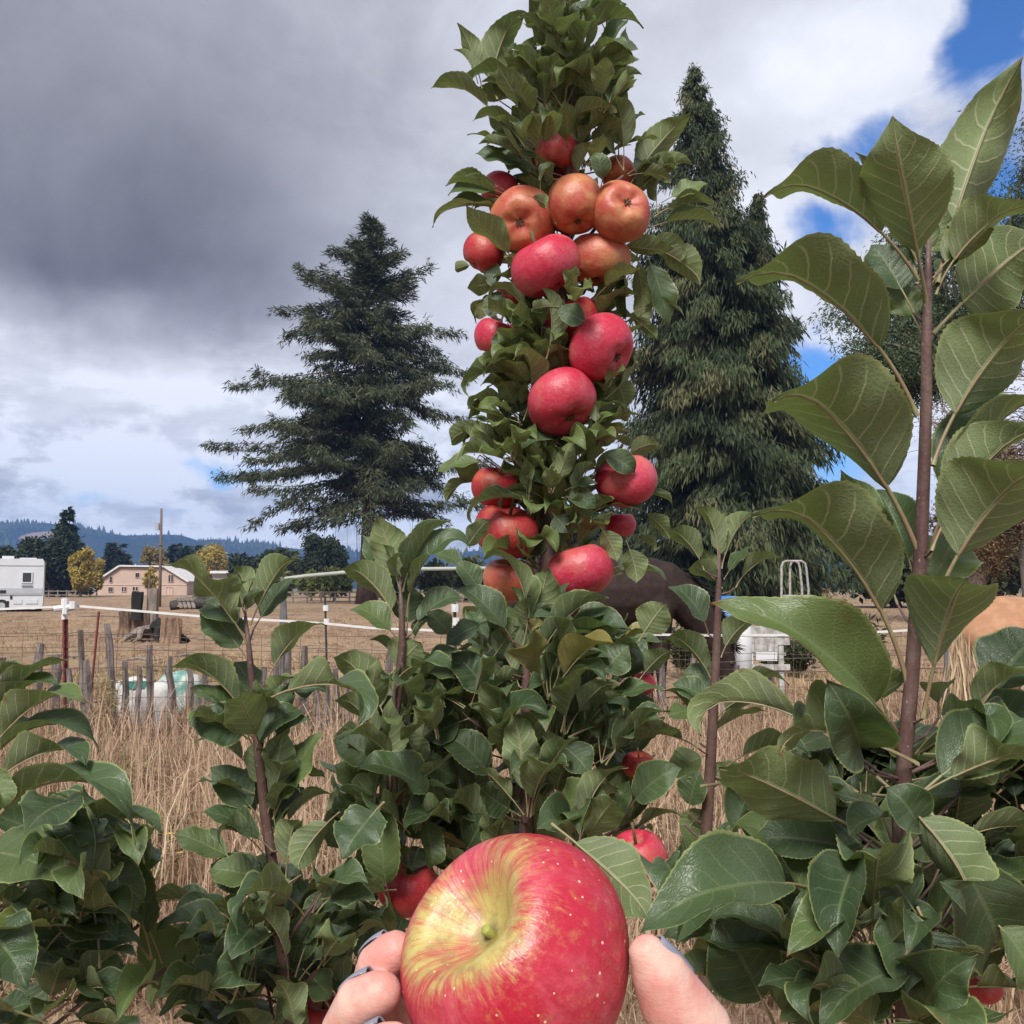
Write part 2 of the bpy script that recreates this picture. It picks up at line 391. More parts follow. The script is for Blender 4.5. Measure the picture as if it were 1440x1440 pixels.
def fuse(name, chains, voxel, mt, parent=None, smooth_it=6, ell=None, n=12):
    """one continuous skin over tapered tubes with round ends (voxel remesh + smooth)"""
    b = MB()
    for ch in chains:
        pts = [Vector(c[0]) for c in ch]; rad = [c[1] for c in ch]
        # rounded ends
        d0 = (pts[0]-pts[1]).normalized(); d1 = (pts[-1]-pts[-2]).normalized()
        pp = [pts[0]+d0*rad[0]*.95, pts[0]+d0*rad[0]*.7] + pts + [pts[-1]+d1*rad[-1]*.7, pts[-1]+d1*rad[-1]*.95]
        rr = [rad[0]*.3, rad[0]*.72] + rad + [rad[-1]*.72, rad[-1]*.3]
        b.tube(pp, rr, n)
    me = b.mesh(name+'_raw', mt)
    if ell:
        for v in me.vertices: v.co = ell(v.co)
    o = bpy.data.objects.new(name+'_raw', me); COL.objects.link(o)
    md = o.modifiers.new('r', 'REMESH'); md.mode = 'VOXEL'; md.voxel_size = voxel; md.use_smooth_shade = True
    sm = o.modifiers.new('s', 'SMOOTH'); sm.iterations = smooth_it; sm.factor = .5
    dg = bpy.context.evaluated_depsgraph_get(); dg.update()
    me2 = bpy.data.meshes.new_from_object(o.evaluated_get(dg), depsgraph=dg); me2.name = name
    bpy.data.objects.remove(o)
    me2.materials.clear(); me2.materials.append(mt)
    me2.polygons.foreach_set('use_smooth', [True]*len(me2.polygons))
    return obj(name, me2, parent)

# ================================================================== SETTING
def build_ground():
    ys = np.concatenate([np.linspace(-60, 1, 12), np.linspace(1.3, 14, 110), np.geomspace(14.3, 120, 90), np.geomspace(128, 2550, 30)])
    xs = np.concatenate([-np.geomspace(2400, 12, 26), np.linspace(-11.7, 11.7, 110), np.geomspace(12, 2400, 26)])
    X, Y = np.meshgrid(xs, ys)
    Z = np.zeros_like(X)
    for i in range(X.shape[0]):
        for j in range(X.shape[1]):
            x, y = X[i, j], Y[i, j]
            if -5 < y < 130 and abs(x) < 130:
                a = .035*mnoise.noise((x*.9, y*.9, 0)) + .02*mnoise.noise((x*2.7, y*2.7, 3)) + min(.18, y*.003)*mnoise.noise((x*.12, y*.12, 7))
                if y > 9.5: a += .03*mnoise.noise((x*1.6, y*1.6, 5))
                Z[i, j] = a
    n, m_ = X.shape
    V = np.stack([X, Y, Z], -1).reshape(-1, 3)
    idx = np.arange(n*m_).reshape(n, m_)
    F = np.stack([idx[:-1, :-1], idx[:-1, 1:], idx[1:, 1:], idx[1:, :-1]], -1).reshape(-1, 4)
    m, k, b, o = mat('dry_ground')
    tc = k.n('ShaderNodeTexCoord').outputs['Object']
    x, y, z = k.sep(tc)
    st = k.v('MULTIPLY', tc, (1, .45, 1))
    n1 = k.noise(st, .35, 6, .6); n2 = k.noise(st, 2.2, 6, .65); n3 = k.noise(tc, 14, 5, .7); n4 = k.noise(st, .09, 4, .55)
    soil = k.mix(k.ss(n2, .40, .60), (.165, .10, .070), (.345, .24, .168))
    straw = k.mix(k.ss(n3, .35, .65), (.39, .285, .18), (.26, .172, .108))
    c = k.mix(k.ss(n1, .40, .60), soil, straw)
    c = k.mix(k.m('MULTIPLY', k.ss(n4, .52, .62), .45), c, (.19, .16, .075))
    c = k.mix(k.m('MULTIPLY', k.ss(n3, .60, .70), .6), c, (.10, .062, .04))
    c = k.mix(k.m('MULTIPLY', k.ss(n2, .56, .64), .75), c, (.11, .070, .048))
    c = k.mix(k.ss(y, 130, 420), c, (.16, .15, .07))
    k.put(b.inputs['Base Color'], c); b.inputs['Roughness'].default_value = .95; b.inputs['Specular IOR Level'].default_value = .1
    k.put(b.inputs['Normal'], k.bump(k.m('ADD', n3, n2), .7, .05))
    return struct(obj('ground', np_mesh('ground', V, F, m, smooth=True)))
build_ground()

# hills
RIDGE = [(-900, 720), (-500, 728), (-150, 742), (0, 738), (60, 735), (118, 742), (180, 753), (230, 751), (262, 752), (270, 760), (300, 757), (340, 763), (400, 769), (450, 774), (600, 778), (760, 770), (950, 775), (1150, 765), (1400, 772), (1800, 760), (2300, 765)]
def build_hills():
    px = np.array([r[0] for r in RIDGE], float); py = np.array([r[1] for r in RIDGE], float)
    Yr = 2250.
    xs = np.linspace(-2390, 2390, 240)
    top = np.interp(720+xs/Yr*1440, px, (827-py)/1440*Yr)
    cross = [(0, 1500), (.10, 1600), (.32, 1750), (.62, 1960), (.88, 2140), (1.0, Yr), (.9, 2400), (.8, 2540)]
    V = []
    for f, yy in cross:
        for i, x in enumerate(xs):
            h = top[i]*f + (0 if f in (0,) else 9*mnoise.noise((x*.006, yy*.006, 1)) * (1-abs(f-1)*.3) * (0 if f == 1 else 1) + 3*mnoise.noise((x*.02, yy*.02, 4)))
            V.append((x, yy, max(h, -.5) if f > 0 else -.8))
    n = len(xs); F = [(r*n+i, r*n+i+1, (r+1)*n+i+1, (r+1)*n+i) for r in range(len(cross)-1) for i in range(n-1)]
    m, k, b, o = mat('hill_forest')
    tc = k.n('ShaderNodeTexCoord').outputs['Object']
    n1 = k.noise(tc, .012, 6, .6); n2 = k.noise(tc, .07, 5, .7)
    c = k.mix(k.ss(n1, .4, .62), (.016, .032, .026), (.030, .050, .032))
    c = k.mix(k.m('MULTIPLY', k.ss(n2, .5, .7), .6), c, (.012, .026, .018))
    x, y, z = k.sep(tc)
    # a logged clearing on the near face of the ridge
    cx = (45-720)/1440*2050
    e = k.m('ADD', k.m('POWER', k.m('DIVIDE', k.m('SUBTRACT', x, cx), 36.), 2.0), k.m('POWER', k.m('DIVIDE', k.m('SUBTRACT', y, 2080.), 70.), 2.0))
    c = k.mix(k.ss(k.m('ADD', e, k.m('MULTIPLY', n2, .8)), 1.3, .9), c, (.30, .22, .15))
    k.put(b.inputs['Base Color'], c); b.inputs['Roughness'].default_value = 1; b.inputs['Specular IOR Level'].default_value = 0
    k.put(b.inputs['Normal'], k.bump(n2, 1.0, 8.0))
    struct(obj('hills', np_mesh('hills', np.array(V), np.array(F), m, smooth=True)))
    # conifers along the ridge and on the slope, far too many to count
    V = []; F = []; rn = []
    for q in range(4200):
        x = random.uniform(-1700, 1700) if q % 4 else random.uniform(-1250, -250)
        r = random.random()
        j = min(4, int(r*5)) if random.random() < .7 else 4
        u = random.random()
        f = cross[j][0]*(1-u)+cross[j+1][0]*u; yy = cross[j][1]*(1-u)+cross[j+1][1]*u
        if abs(x-cx) < 34 and 2000 < yy < 2160: continue
        tp = float(np.interp(720+x/Yr*1440, px, (827-py)/1440*Yr))
        z = tp*f - 2
        h = random.uniform(7, 16) * (1.15 if mnoise.noise((x*.008, 0, 2)) > .0 else .55); w = h*random.uniform(.16, .26)
        o_ = len(V); V += [(x-w, yy-w, z), (x+w, yy-w, z), (x+w, yy+w, z), (x-w, yy+w, z), (x, yy, z+h)]
        for a in range(4): F.append((o_+a, o_+(a+1) % 4, o_+4)); rn.append(random.random())
    mt = card_material('far_conifers', (.016, .034, .022), (.030, .052, .028), (.045, .065, .030), transl=0)
    tag(obj('distant_forest', np_mesh('distant_forest', np.array(V), np.array(F), mt, np.array(rn))), 'dark conifer forest covering the far blue ridge', 'forest', kind='stuff')
build_hills()

# ================================================================== TREES BEHIND
BARK_FIR = bark_material('fir_bark', (.12, .075, .055), (.055, .036, .028), 3, .2)
BARK_GREY = bark_material('grey_bark', (.16, .13, .11), (.08, .062, .052), 5, .25)
FIR = card_material('fir_needles', (.030, .042, .022), (.060, .074, .036), (.115, .118, .060), transl=.1)
CEDAR = card_material('cedar_needles', (.028, .042, .019), (.064, .085, .036), (.125, .115, .055), transl=.12)
WILLOW = card_material('willow_leaves', (.050, .085, .045), (.085, .125, .060), (.12, .15, .07), transl=.25)
FARDARK = card_material('far_dark_needles', (.020, .034, .022), (.032, .048, .026), (.045, .058, .030), transl=.05)
YELLOW = card_material('autumn_yellow', (.30, .225, .045), (.44, .34, .08), (.17, .16, .05), transl=.25)
OLIVE = card_material('autumn_olive', (.17, .145, .05), (.27, .20, .07), (.10, .11, .04), transl=.2)
OAKL = card_material('oak_leaves', (.022, .034, .018), (.038, .050, .024), (.060, .068, .030), transl=.1)
HEDGE = card_material('orchard_leaves', (.075, .11, .035), (.13, .15, .05), (.26, .22, .06), transl=.2)

def trunk_mb(x, y, h, r0, r1=.05, lean=0, n=10, flare=1.5):
    b = MB(); pts = []; rd = []
    for i in range(9):
        t = i/8; pts.append((x+lean*t*h+.02*h*.2*math.sin(t*5), y, -.15+t*h)); rd.append((r0*(1-t)+r1*t)*(1+(flare-1)*max(0, 1-t*9)))
    b.tube(pts, rd, n, jit=.06); return b

def big_fir():
    D = 85.; X0 = PY(515, 800, D).x
    zpx = lambda py: CAMZ + (827-py)/1440*D
    wpx = D/1440
    H = zpx(296)
    root = thing('fir_tree', 'tall dark fir standing alone in the paddock with drooping lower boughs and bare trunk', 'tree', (X0, D, 0))
    tb = trunk_mb(X0, D, H-.6, .66, .06, 0, 12, 1.45)
    C = []; Dd = []; W = []; L = []; Wd = []
    prof = [(296, 3, 3), (330, 30, 32), (350, 50, 50), (400, 84, 92), (440, 118, 100), (470, 118, 118), (505, 140, 128), (545, 188, 126), (600, 165, 120), (645, 205, 142), (670, 220, 155), (700, 200, 150), (715, 120, 130)]
    ys = [p[0] for p in prof]; lf = [p[1] for p in prof]; rt = [p[2] for p in prof]
    br = []
    py = 300.
    while py < 682:
        nb = 3 if py < 400 else 4
        for q in range(nb):
            az = random.uniform(0, 2*math.pi)
            l, r = np.interp(py, ys, lf), np.interp(py, ys, rt)
            c = math.cos(az); ext = (r if c > 0 else l)
            side = abs(c)
            br.append((py + random.uniform(-5, 5), az, (ext*(1.0 if py < 480 else .9))*random.uniform(.55, 1.08)*wpx))
        py += 7.0 + (py-300)*.010
    for py_, px_ in ((360, -42), (440, -125), (470, 128), (503, 138), (545, -190), (560, 142), (590, -172), (648, -222), (660, -205), (655, 160), (690, -160), (690, 165), (712, -120), (722, -95), (708, 130), (725, 100), (735, -100), (700, -60), (705, 70), (718, -40), (722, 40), (400, 84), (420, -100)):
        br.append((py_-.12*abs(px_), 0.0 if px_ > 0 else math.pi, abs(px_)*wpx))
    for q in range(46):
        py_ = random.uniform(340, 700); br.append((py_, -math.pi/2+random.uniform(-.9, .9), np.interp(py_, ys, lf)*random.uniform(.25, .75)*wpx))
    br = [q for i, q in enumerate(br) if not (mnoise.noise((q[0]*.03, q[1]*1.3, 4)) > .48 and i < len(br)-70)]
    for py_, az, Ln in br:
        z0 = zpx(py_); t0 = (z0-0)/H
        ca, sa = math.cos(az), math.sin(az)
        rise = .30 if py_ < 420 else (.06 if py_ < 560 else .0)
        droop = -.20 if py_ > 480 else -.22
        up = .26
        rise += random.gauss(0, .15); droop += random.gauss(0, .09)
        pts = []
        for i in range(9):
            t = i/8; rr = Ln*t
            pts.append(Vector((X0+ca*rr, D+sa*rr, z0 + Ln*(rise*t + droop*t*t*1.25*(1 if t < .75 else 1) + up*max(0, t-.6)**1.3*1.3))))
        tb.tube(pts, [max(.012, .085*(1-i/8)*(Ln/8)**.6) for i in range(9)], 4, cap=False)
        nt = int(16 + Ln*20)
        for _ in range(nt):
            t = random.uniform(.03, 1.0)**.8; i = min(7, int(t*8)); f = t*8-i
            p = pts[i].lerp(pts[i+1], f)
            lat = Vector((-sa, ca, 0))*random.choice((-1, 1)); out = Vector((ca, sa, 0))
            tl = (1.1-.6*t)*min(2.6, .6+Ln*.26)*random.uniform(.2, 1)
            d = (out*random.uniform(.35, 1)+lat*random.uniform(.3, 1)).normalized()
            e = p + d*tl*random.uniform(0, 1) + Vector((0, 0, -.12*tl-random.random()*.25+random.gauss(0, .16)))
            for _k in range(4):
                hang = random.uniform(.15, 1.0) if py_ > 430 else random.uniform(-.4, .5)
                dv = d*random.uniform(.2, 1) + Vector((random.gauss(0, .35), random.gauss(0, .35), -hang))
                C.append(e + Vector((random.gauss(0, .14), random.gauss(0, .14), random.gauss(0, .1)))); Dd.append(dv); W.append((random.gauss(0, 1), random.gauss(0, 1), random.gauss(0, 1)))
                L.append(random.uniform(.30, .80)); Wd.append(random.uniform(.05, .13))
        for _ in range(10):        # upturned tip
            C.append(pts[-1]+Vector((random.gauss(0, .14), random.gauss(0, .14), random.gauss(0, .1)))); Dd.append((ca*.7+random.gauss(0, .4), sa*.7+random.gauss(0, .4), random.uniform(-.1, 1.0))); W.append(tuple(rdir(1)[0])); L.append(random.uniform(.25, .6)); Wd.append(.1)
    # thin dead hanging twigs round the bare trunk
    for q in range(26):
        a = random.uniform(0, 6.28); zz = zpx(random.uniform(690, 745)); ln = random.uniform(.8, 3.6)
        p = Vector((X0+math.cos(a)*.5, D+math.sin(a)*.5, zz)); e = p+Vector((math.cos(a)*ln, math.sin(a)*ln, -.3*ln))
        tb.tube([p, p.lerp(e, .5)+Vector((0, 0, .1)), e, e+Vector((.1, 0, -random.uniform(1, 3.5)))], [.05, .035, .02, .01], 4, cap=False)
    tb.build('trunk', BARK_FIR, root, True)
    print('fir cards', len(C))
    cards('crown', C, Dd, W, L, Wd, FIR, root)
big_fir()

def weeping_cedar():
    D = 55.; wpx = D/1440; zpx = lambda py: CAMZ + (827-py)/1440*D
    xw = lambda px: (px-720)/1440*D*1.0
    root = thing('cedar_tree', 'tall shaggy weeping cedar with two pointed tops behind the columnar apple tree', 'tree', (xw(1030), D, 0))
    tb = MB(); C = []; Dd = []; W = []; L = []; Wd = []
    leaders = [  # axis pixels top->bottom, and crown half-widths (left, right)
        ([(985, 72), (990, 200), (1005, 400), (1025, 830)], [(72, 2, 2), (120, 22, 20), (165, 38, 42), (240, 70, 56), (300, 82, 72), (400, 92, 88), (480, 105, 90), (560, 120, 100), (650, 128, 130), (740, 132, 140), (810, 110, 125)], 1.0),
        ([(1076, 262), (1068, 320), (1056, 430), (1040, 830)], [(262, 2, 2), (290, 14, 12), (310, 26, 18), (345, 48, 28), (400, 60, 40), (450, 60, 66), (530, 60, 84), (640, 80, 122), (740, 80, 135), (810, 80, 115)], .7)]
    for axis, prof, dens in leaders:
        ay = [a[1] for a in axis]; ax = [a[0] for a in axis]
        pts = [PY(np.interp(y, ay, ax), y, D) for y in np.linspace(axis[0][1], 830, 14)]
        tb.tube(pts[1:], [.02+.5*i/13 for i in range(13)], 8)
        ys = [p[0] for p in prof]
        py = axis[0][1]+3.
        while py < 815:
            l = np.interp(py, ys, [p[1] for p in prof]); r = np.interp(py, ys, [p[2] for p in prof])
            for q in range(4):
                az = random.uniform(0, 6.283); ca, sa = math.cos(az), math.sin(az)
                ext = r if ca > 0 else l
                Ln = ext*random.choice((random.uniform(.4, .9), random.uniform(.8, 1.28)))*wpx
                A = Vector((xw(np.interp(py, ay, ax)), D, zpx(py-6)))
                n = 7; bp = []
                for i in range(n):
                    t = i/(n-1)
                    bp.append(A + Vector((ca*Ln*t, sa*Ln*t, Ln*(.10*t - .55*t*t + .40*max(0, t-.55)) - (.3 if py > 500 else 0)*t)))
                tb.tube(bp, [max(.01, .05*(1-i/n)) for i in range(n)], 3, cap=False)
                tone = min(1, max(0, random.gauss(.42, .30)))
                for _ in range(int((8+Ln*17)*dens)):
                    t = random.uniform(.12, 1)**.7; i = min(n-2, int(t*(n-1))); p = bp[i].lerp(bp[i+1], t*(n-1)-i)
                    sp = .10+.16*Ln*.35
                    for _k in range(5):
                        c = p + Vector((random.gauss(0, sp), random.gauss(0, sp), random.uniform(-.70, .10)*min(1, .3+Ln*.3)))
                        C.append(c); Dd.append((ca*random.uniform(0, .6)+random.gauss(0, .25), sa*random.uniform(0, .6)+random.gauss(0, .25), -random.uniform(.5, 1.2))); W.append((random.gauss(0, 1), random.gauss(0, 1), 0))
                        L.append(random.uniform(.25, .80)*(1 if py > 300 else .6)); Wd.append(random.uniform(.05, .13)*(1 if py > 300 else .8))
                        tones.append(min(1, max(0, tone+random.gauss(0, .15))))
                for _ in range(5):
                    C.append(bp[-1]+Vector((random.gauss(0, .06), random.gauss(0, .06), random.gauss(0, .06)))); Dd.append((ca+random.gauss(0, .4), sa+random.gauss(0, .4), random.uniform(-.2, .9))); W.append(tuple(rdir(1)[0])); L.append(random.uniform(.15, .35)); Wd.append(.06); tones.append(tone)
            py += 5.2
    tb.build('trunk', BARK_FIR, root, True)
    print('cedar cards', len(C))
    cards('crown', C, Dd, W, L, Wd, CEDAR, root, np.array(tones))
tones = []
weeping_cedar()

def airy_tree(name, label, px, D, py_base, trunk_r, tips, mt, bark, leaf, ncard, droop, spread=.8, cat='tree', twigs=0):
    """branches from a trunk to a list of tip pixels; cards hung along them"""
    base = PY(px, 827, D); root = thing(name, label, cat, (base.x, D, 0))
    tb = MB(); C = []; Dd = []; L = []; Wd = []
    fork = Vector((base.x, D, CAMZ + (827-py_base)/1440*D))
    tb.tube([(base.x, D, -.1), ((base.x+fork.x)/2+.1, D, fork.z/2), fork], [trunk_r*1.3, trunk_r, trunk_r*.8], 8)
    for tx, ty in tips:
        e = PY(tx, ty, D) + Vector((0, random.uniform(-2, 2.5), 0)); mid = fork.lerp(e, .5) + Vector((random.gauss(0, .3), random.gauss(0, .3), .25*abs(e.x-fork.x)))
        pts = [((1-t)**2)*fork + 2*t*(1-t)*mid + t*t*e for t in [i/9 for i in range(10)]]
        tb.tube(pts, [max(.012, trunk_r*.5*(1-i/9.)) for i in range(10)], 5, cap=False)
        for q in range(twigs):
            i = random.randint(3, 8); d = Vector(rdir(1)[0]); d.z = abs(d.z)*.6; ln = random.uniform(.4, 1.3)
            p = pts[i]; tb.tube([p, p+d*ln*.5+Vector((0, 0, .05)), p+d*ln+Vector((0, 0, -droop*.2*ln))], [.018, .012, .006], 3, cap=False)
        for q in range(ncard):
            t = random.uniform(.35, 1.0); i = min(8, int(t*9)); p = pts[i].lerp(pts[i+1], t*9-i)
            o = Vector(rdir(1)[0])*random.uniform(0, spread)
            s = p+o+Vector((0, 0, -random.random()*spread*.8*droop))
            for j in range(3):
                C.append(s+Vector((random.gauss(0, .07), random.gauss(0, .07), -.08*j))); Dd.append((random.gauss(0, .6)+o.x*.5, random.gauss(0, .6), -droop*random.uniform(.2, 1.3)+(1-droop)*random.gauss(0, .6)))
                L.append(random.uniform(.6, 1.2)*leaf); Wd.append(leaf*random.uniform(.16, .30))
    tb.build('trunk', bark, root, True)
    cards('crown', C, Dd, rdir(len(C)), L, Wd, mt, root)
random.seed(21)
airy_tree('willow_tree', 'tall airy willow with fine blue-green leaves behind the big-leaved sapling', 1370, 34., 560, .3,
          [(1385, 150), (1340, 175), (1425, 175), (1300, 235), (1270, 300), (1250, 340), (1215, 365), (1170, 395), (1150, 440), (1175, 490), (1210, 470), (1260, 420), (1300, 380), (1340, 330), (1380, 260), (1430, 250), (1480, 200), (1520, 300), (1470, 330), (1420, 360), (1360, 420), (1440, 420), (1310, 470), (1250, 480), (1225, 520), (1400, 480), (1280, 520), (1560, 380), (1500, 420), (1345, 250), (1320, 300)],
          WILLOW, BARK_GREY, .20, 700, .62, .85, twigs=5)
airy_tree('bare_thorn_tree', 'brown twiggy half bare tree at the right edge behind the sapling', 1440, 24., 760, .14,
          [(1350, 520), (1370, 560), (1400, 500), (1420, 550), (1450, 480), (1345, 620), (1365, 680), (1340, 730), (1390, 650), (1420, 640), (1430, 720), (1370, 760), (1400, 790), (1480, 560), (1500, 650), (1440, 600), (1345, 575), (1410, 700), (1520, 740), (1350, 800), (1460, 690)],
          card_material('dry_leaves', (.20, .135, .075), (.30, .21, .12), (.13, .085, .05)), BARK_GREY, .11, 420, .30, .75, twigs=70)

def round_tree(name, label, px, py_top, py_bot, wpx, D, mt, n, leaf, bark=BARK_GREY, group=None, shape='round', trunk_py=None, holes=.35):
    base = PY(px, 827, D); k = D/1440
    zt = CAMZ+(827-py_top)*k; zb = max(.1, CAMZ+(827-py_bot)*k); rx = wpx*k/2
    root = thing(name, label, 'tree', (base.x, D, 0), group)
    tb = trunk_mb(base.x, D, zt*.85, max(.12, rx*.08), .03, 0, 7)
    for q in range(10):
        a = random.uniform(0, 6.28); h = zb+(zt-zb)*random.uniform(.05, .6)
        tb.tube([(base.x, D, h*.8), (base.x+math.cos(a)*rx*.4, D+math.sin(a)*rx*.4, h+.06*zt), (base.x+math.cos(a)*rx*.75, D+math.sin(a)*rx*.75, h+.16*zt)], [rx*.03, rx*.02, .02], 4, cap=False)
    tb.build('trunk', bark, root, True)
    C = []; T = []
    clumps = []
    for q in range(34):
        v = Vector(rdir(1)[0]); t = (v.z+1)/2
        prof = {'round': 1.0, 'cone': max(.04, (1-t))*1.25, 'oval': .85}[shape]
        rr = random.uniform(.55, .95)
        if shape == 'cone': t = random.random()**1.5; prof = (1-t)*1.0+.03; v = Vector((math.cos(q*2.4), math.sin(q*2.4), 0)); c = Vector((base.x+v.x*rx*prof*.7, D+v.y*rx*prof*.7, zb+(zt-zb)*t*.96))
        else: c = Vector((base.x+v.x*rx*rr*.8*prof, D+v.y*rx*rr*.8*prof, (zb+zt)/2+v.z*(zt-zb)/2*rr*.85))
        clumps.append((c, rx*random.uniform(.22, .42)*(1 if shape != 'cone' else prof+.12), random.random()))
    for q in range(n):
        c, r, tn = random.choice(clumps)
        d = Vector(rdir(1)[0]); p = c + d*r*random.random()**.5; p.z = min(p.z, zt) if shape != 'cone' else p.z
        if shape == 'cone': p.z -= .2*r
        if p.z < zb*.9: continue
        C.append(p); T.append(min(1, max(0, tn*.6+random.random()*.4)))
    n = len(C)
    Dv = rdir(n); 
    if shape == 'cone': Dv[:, 2] = -np.abs(Dv[:, 2])*.8
    cards('crown', C, Dv, rdir(n), RS.uniform(.6, 1.3, n)*leaf, RS.uniform(.4, .8, n)*leaf, mt, root, np.array(T))
random.seed(5)
FG = 'trees along the far side of the paddock'
round_tree('conifer_tree', 'big dark conifer with spreading skirts behind the parked camper', 72, 735, 836, 105, 150., FARDARK, 22000, .55, BARK_FIR, None, 'round')
# its spire
def conifer(name, label, px, top, bot, wpx, D, mt, n, leaf, group=None, step=1.0):
    base = PY(px, 827, D); k = D/1440; zt = CAMZ+(827-top)*k; zb = max(.3, CAMZ+(827-bot)*k)
    root = thing(name, label, 'tree', (base.x, D, 0), group)
    trunk_mb(base.x, D, zt*.97, wpx*k*.035, .03, 0, 7).build('trunk', BARK_FIR, root, True)
    C = []; Dv = []; T = []
    nb = max(60, n//22); per = max(1, n//nb)
    for q in range(nb):
        t = 1-random.random()**.62; a = random.uniform(0, 6.283); ln = wpx*k/2*((1-t)**.9*.97+.02)*random.uniform(.5, 1.1)
        z = zb+(zt-zb)*t; tn = random.random()
        for j in range(per):
            u = random.random()**.6
            C.append((base.x+math.cos(a)*ln*u+random.gauss(0, ln*.09), D+math.sin(a)*ln*u+random.gauss(0, ln*.09), z-.22*ln*u+.12*ln*u*u+random.gauss(0, ln*.04)))
            Dv.append((math.cos(a)+random.gauss(0, .5), math.sin(a)+random.gauss(0, .5), random.uniform(-.7, .3))); T.append(min(1, max(0, tn*.6+random.random()*.4)))
    m_ = len(C)
    cards('crown', C, Dv, rdir(m_), RS.uniform(.6, 1.3, m_)*leaf, RS.uniform(.2, .4, m_)*leaf, mt, root, np.array(T))
conifer('conifer_tree', 'pointed conifer spire rising above the big dark tree near the camper', 92, 712, 830, 78, 158., FARDARK, 12000, .8)
conifer('conifer_tree', 'small dark conifer standing left of the pink house', 155, 762, 832, 48, 215., FARDARK, 7000, 1.0)
conifer('conifer_tree', 'slim dark conifer beside the small one left of the pink house', 169, 766, 832, 36, 218., FARDARK, 2500, 1.6)
for i, (px, tp, w, lb) in enumerate(((240, 762, 34, 'dark green conifer just right of the utility pole behind the house'), (256, 764, 34, 'dark conifer in the middle of the row behind the pink house'), (272, 763, 34, 'dark conifer at the right end of the row behind the pink house'))):
    conifer('conifer_tree', lb, px, tp, 830, w, 250.+6*i, FARDARK, 2400, 1.9, 'row of conifers behind the pink house')
round_tree('yellow_tree', 'bright yellow autumn tree beside the dark conifer', 113, 763, 838, 44, 145., YELLOW, 13000, .42, group=FG, shape='oval')
round_tree('yellow_tree', 'small yellow tree in gap right of the bright yellow tree', 136, 778, 838, 22, 175., YELLOW, 4000, .5, group=FG, shape='oval')
round_tree('yellow_tree', 'pale yellow-green slim tree peeking over the house gable', 180, 775, 830, 14, 240., OLIVE, 2200, .7, group=FG, shape='oval')
round_tree('yellow_tree', 'thin orange-brown tree behind the pink roof near the utility pole', 214, 757, 834, 46, 235., OLIVE, 7000, .6, group=FG, shape='oval')
round_tree('yellow_tree', 'wide golden tree above the low white-roofed building', 297, 765, 815, 58, 240., YELLOW, 8000, .6, group=FG)
round_tree('yellow_tree', 'sparse young yellow tree in front of the pink wall', 211, 795, 842, 22, 150., YELLOW, 420, .6, group=FG, shape='oval')
round_tree('oak_tree', 'round dark oak mound behind the white pipe rail', 453, 752, 826, 82, 150., OAKL, 16000, .5)
round_tree('oak_tree', 'low dark oak with rounded top left of the oak mound', 384, 770, 826, 60, 170., OAKL, 5000, .9)
round_tree('oak_tree', 'small dark oak further left beyond the yellow tree', 342, 778, 826, 44, 180., OAKL, 3000, .9)
round_tree('oak_tree', 'pale green leafy tree between the dark oaks', 408, 768, 830, 34, 175., HEDGE, 2000, .9)
round_tree('oak_tree', 'dim olive tree behind the camper roof', 12, 768, 836, 60, 165., OAKL, 3200, .9)
for i, (px, tp, w, D, lb) in enumerate(((470, 800, 52, 100., 'leafy green orchard bush at left of the fir trunk'), (438, 806, 40, 105., 'yellowing orchard bush below the oak mound'), (350, 800, 60, 120., 'pale green orchard bush right of the white-roofed building'), (395, 798, 46, 115., 'tall grassy orchard bush under the dark oak'), (560, 796, 60, 95., 'green bush just right of the fir trunk'), (610, 790, 60, 100., 'green bush further right of the fir trunk'), (655, 780, 70, 105., 'tall green bush left of the columnar apple tree'), (700, 790, 70, 110., 'green bush behind the columnar apple trunk'))):
    round_tree('orchard_bush', lb, px, tp, 838, w, D, HEDGE, 2200, .5, group='orchard bushes along the paddock edge')
for i, (px, tp, w, D, lb) in enumerate(((860, 700, 150, 90., 'dark leafy tree filling the gap left of the cedar'), (800, 735, 120, 100., 'dark tree low behind the columnar apple trunk'), (1260, 770, 190, 70., 'dark tree low behind the thick sapling stem'), (1405, 690, 170, 60., 'dark leafy tree behind the brown twiggy tree at right'))):
    round_tree('oak_tree', lb, px, tp, 838, w, D, OAKL, 5000, .6)

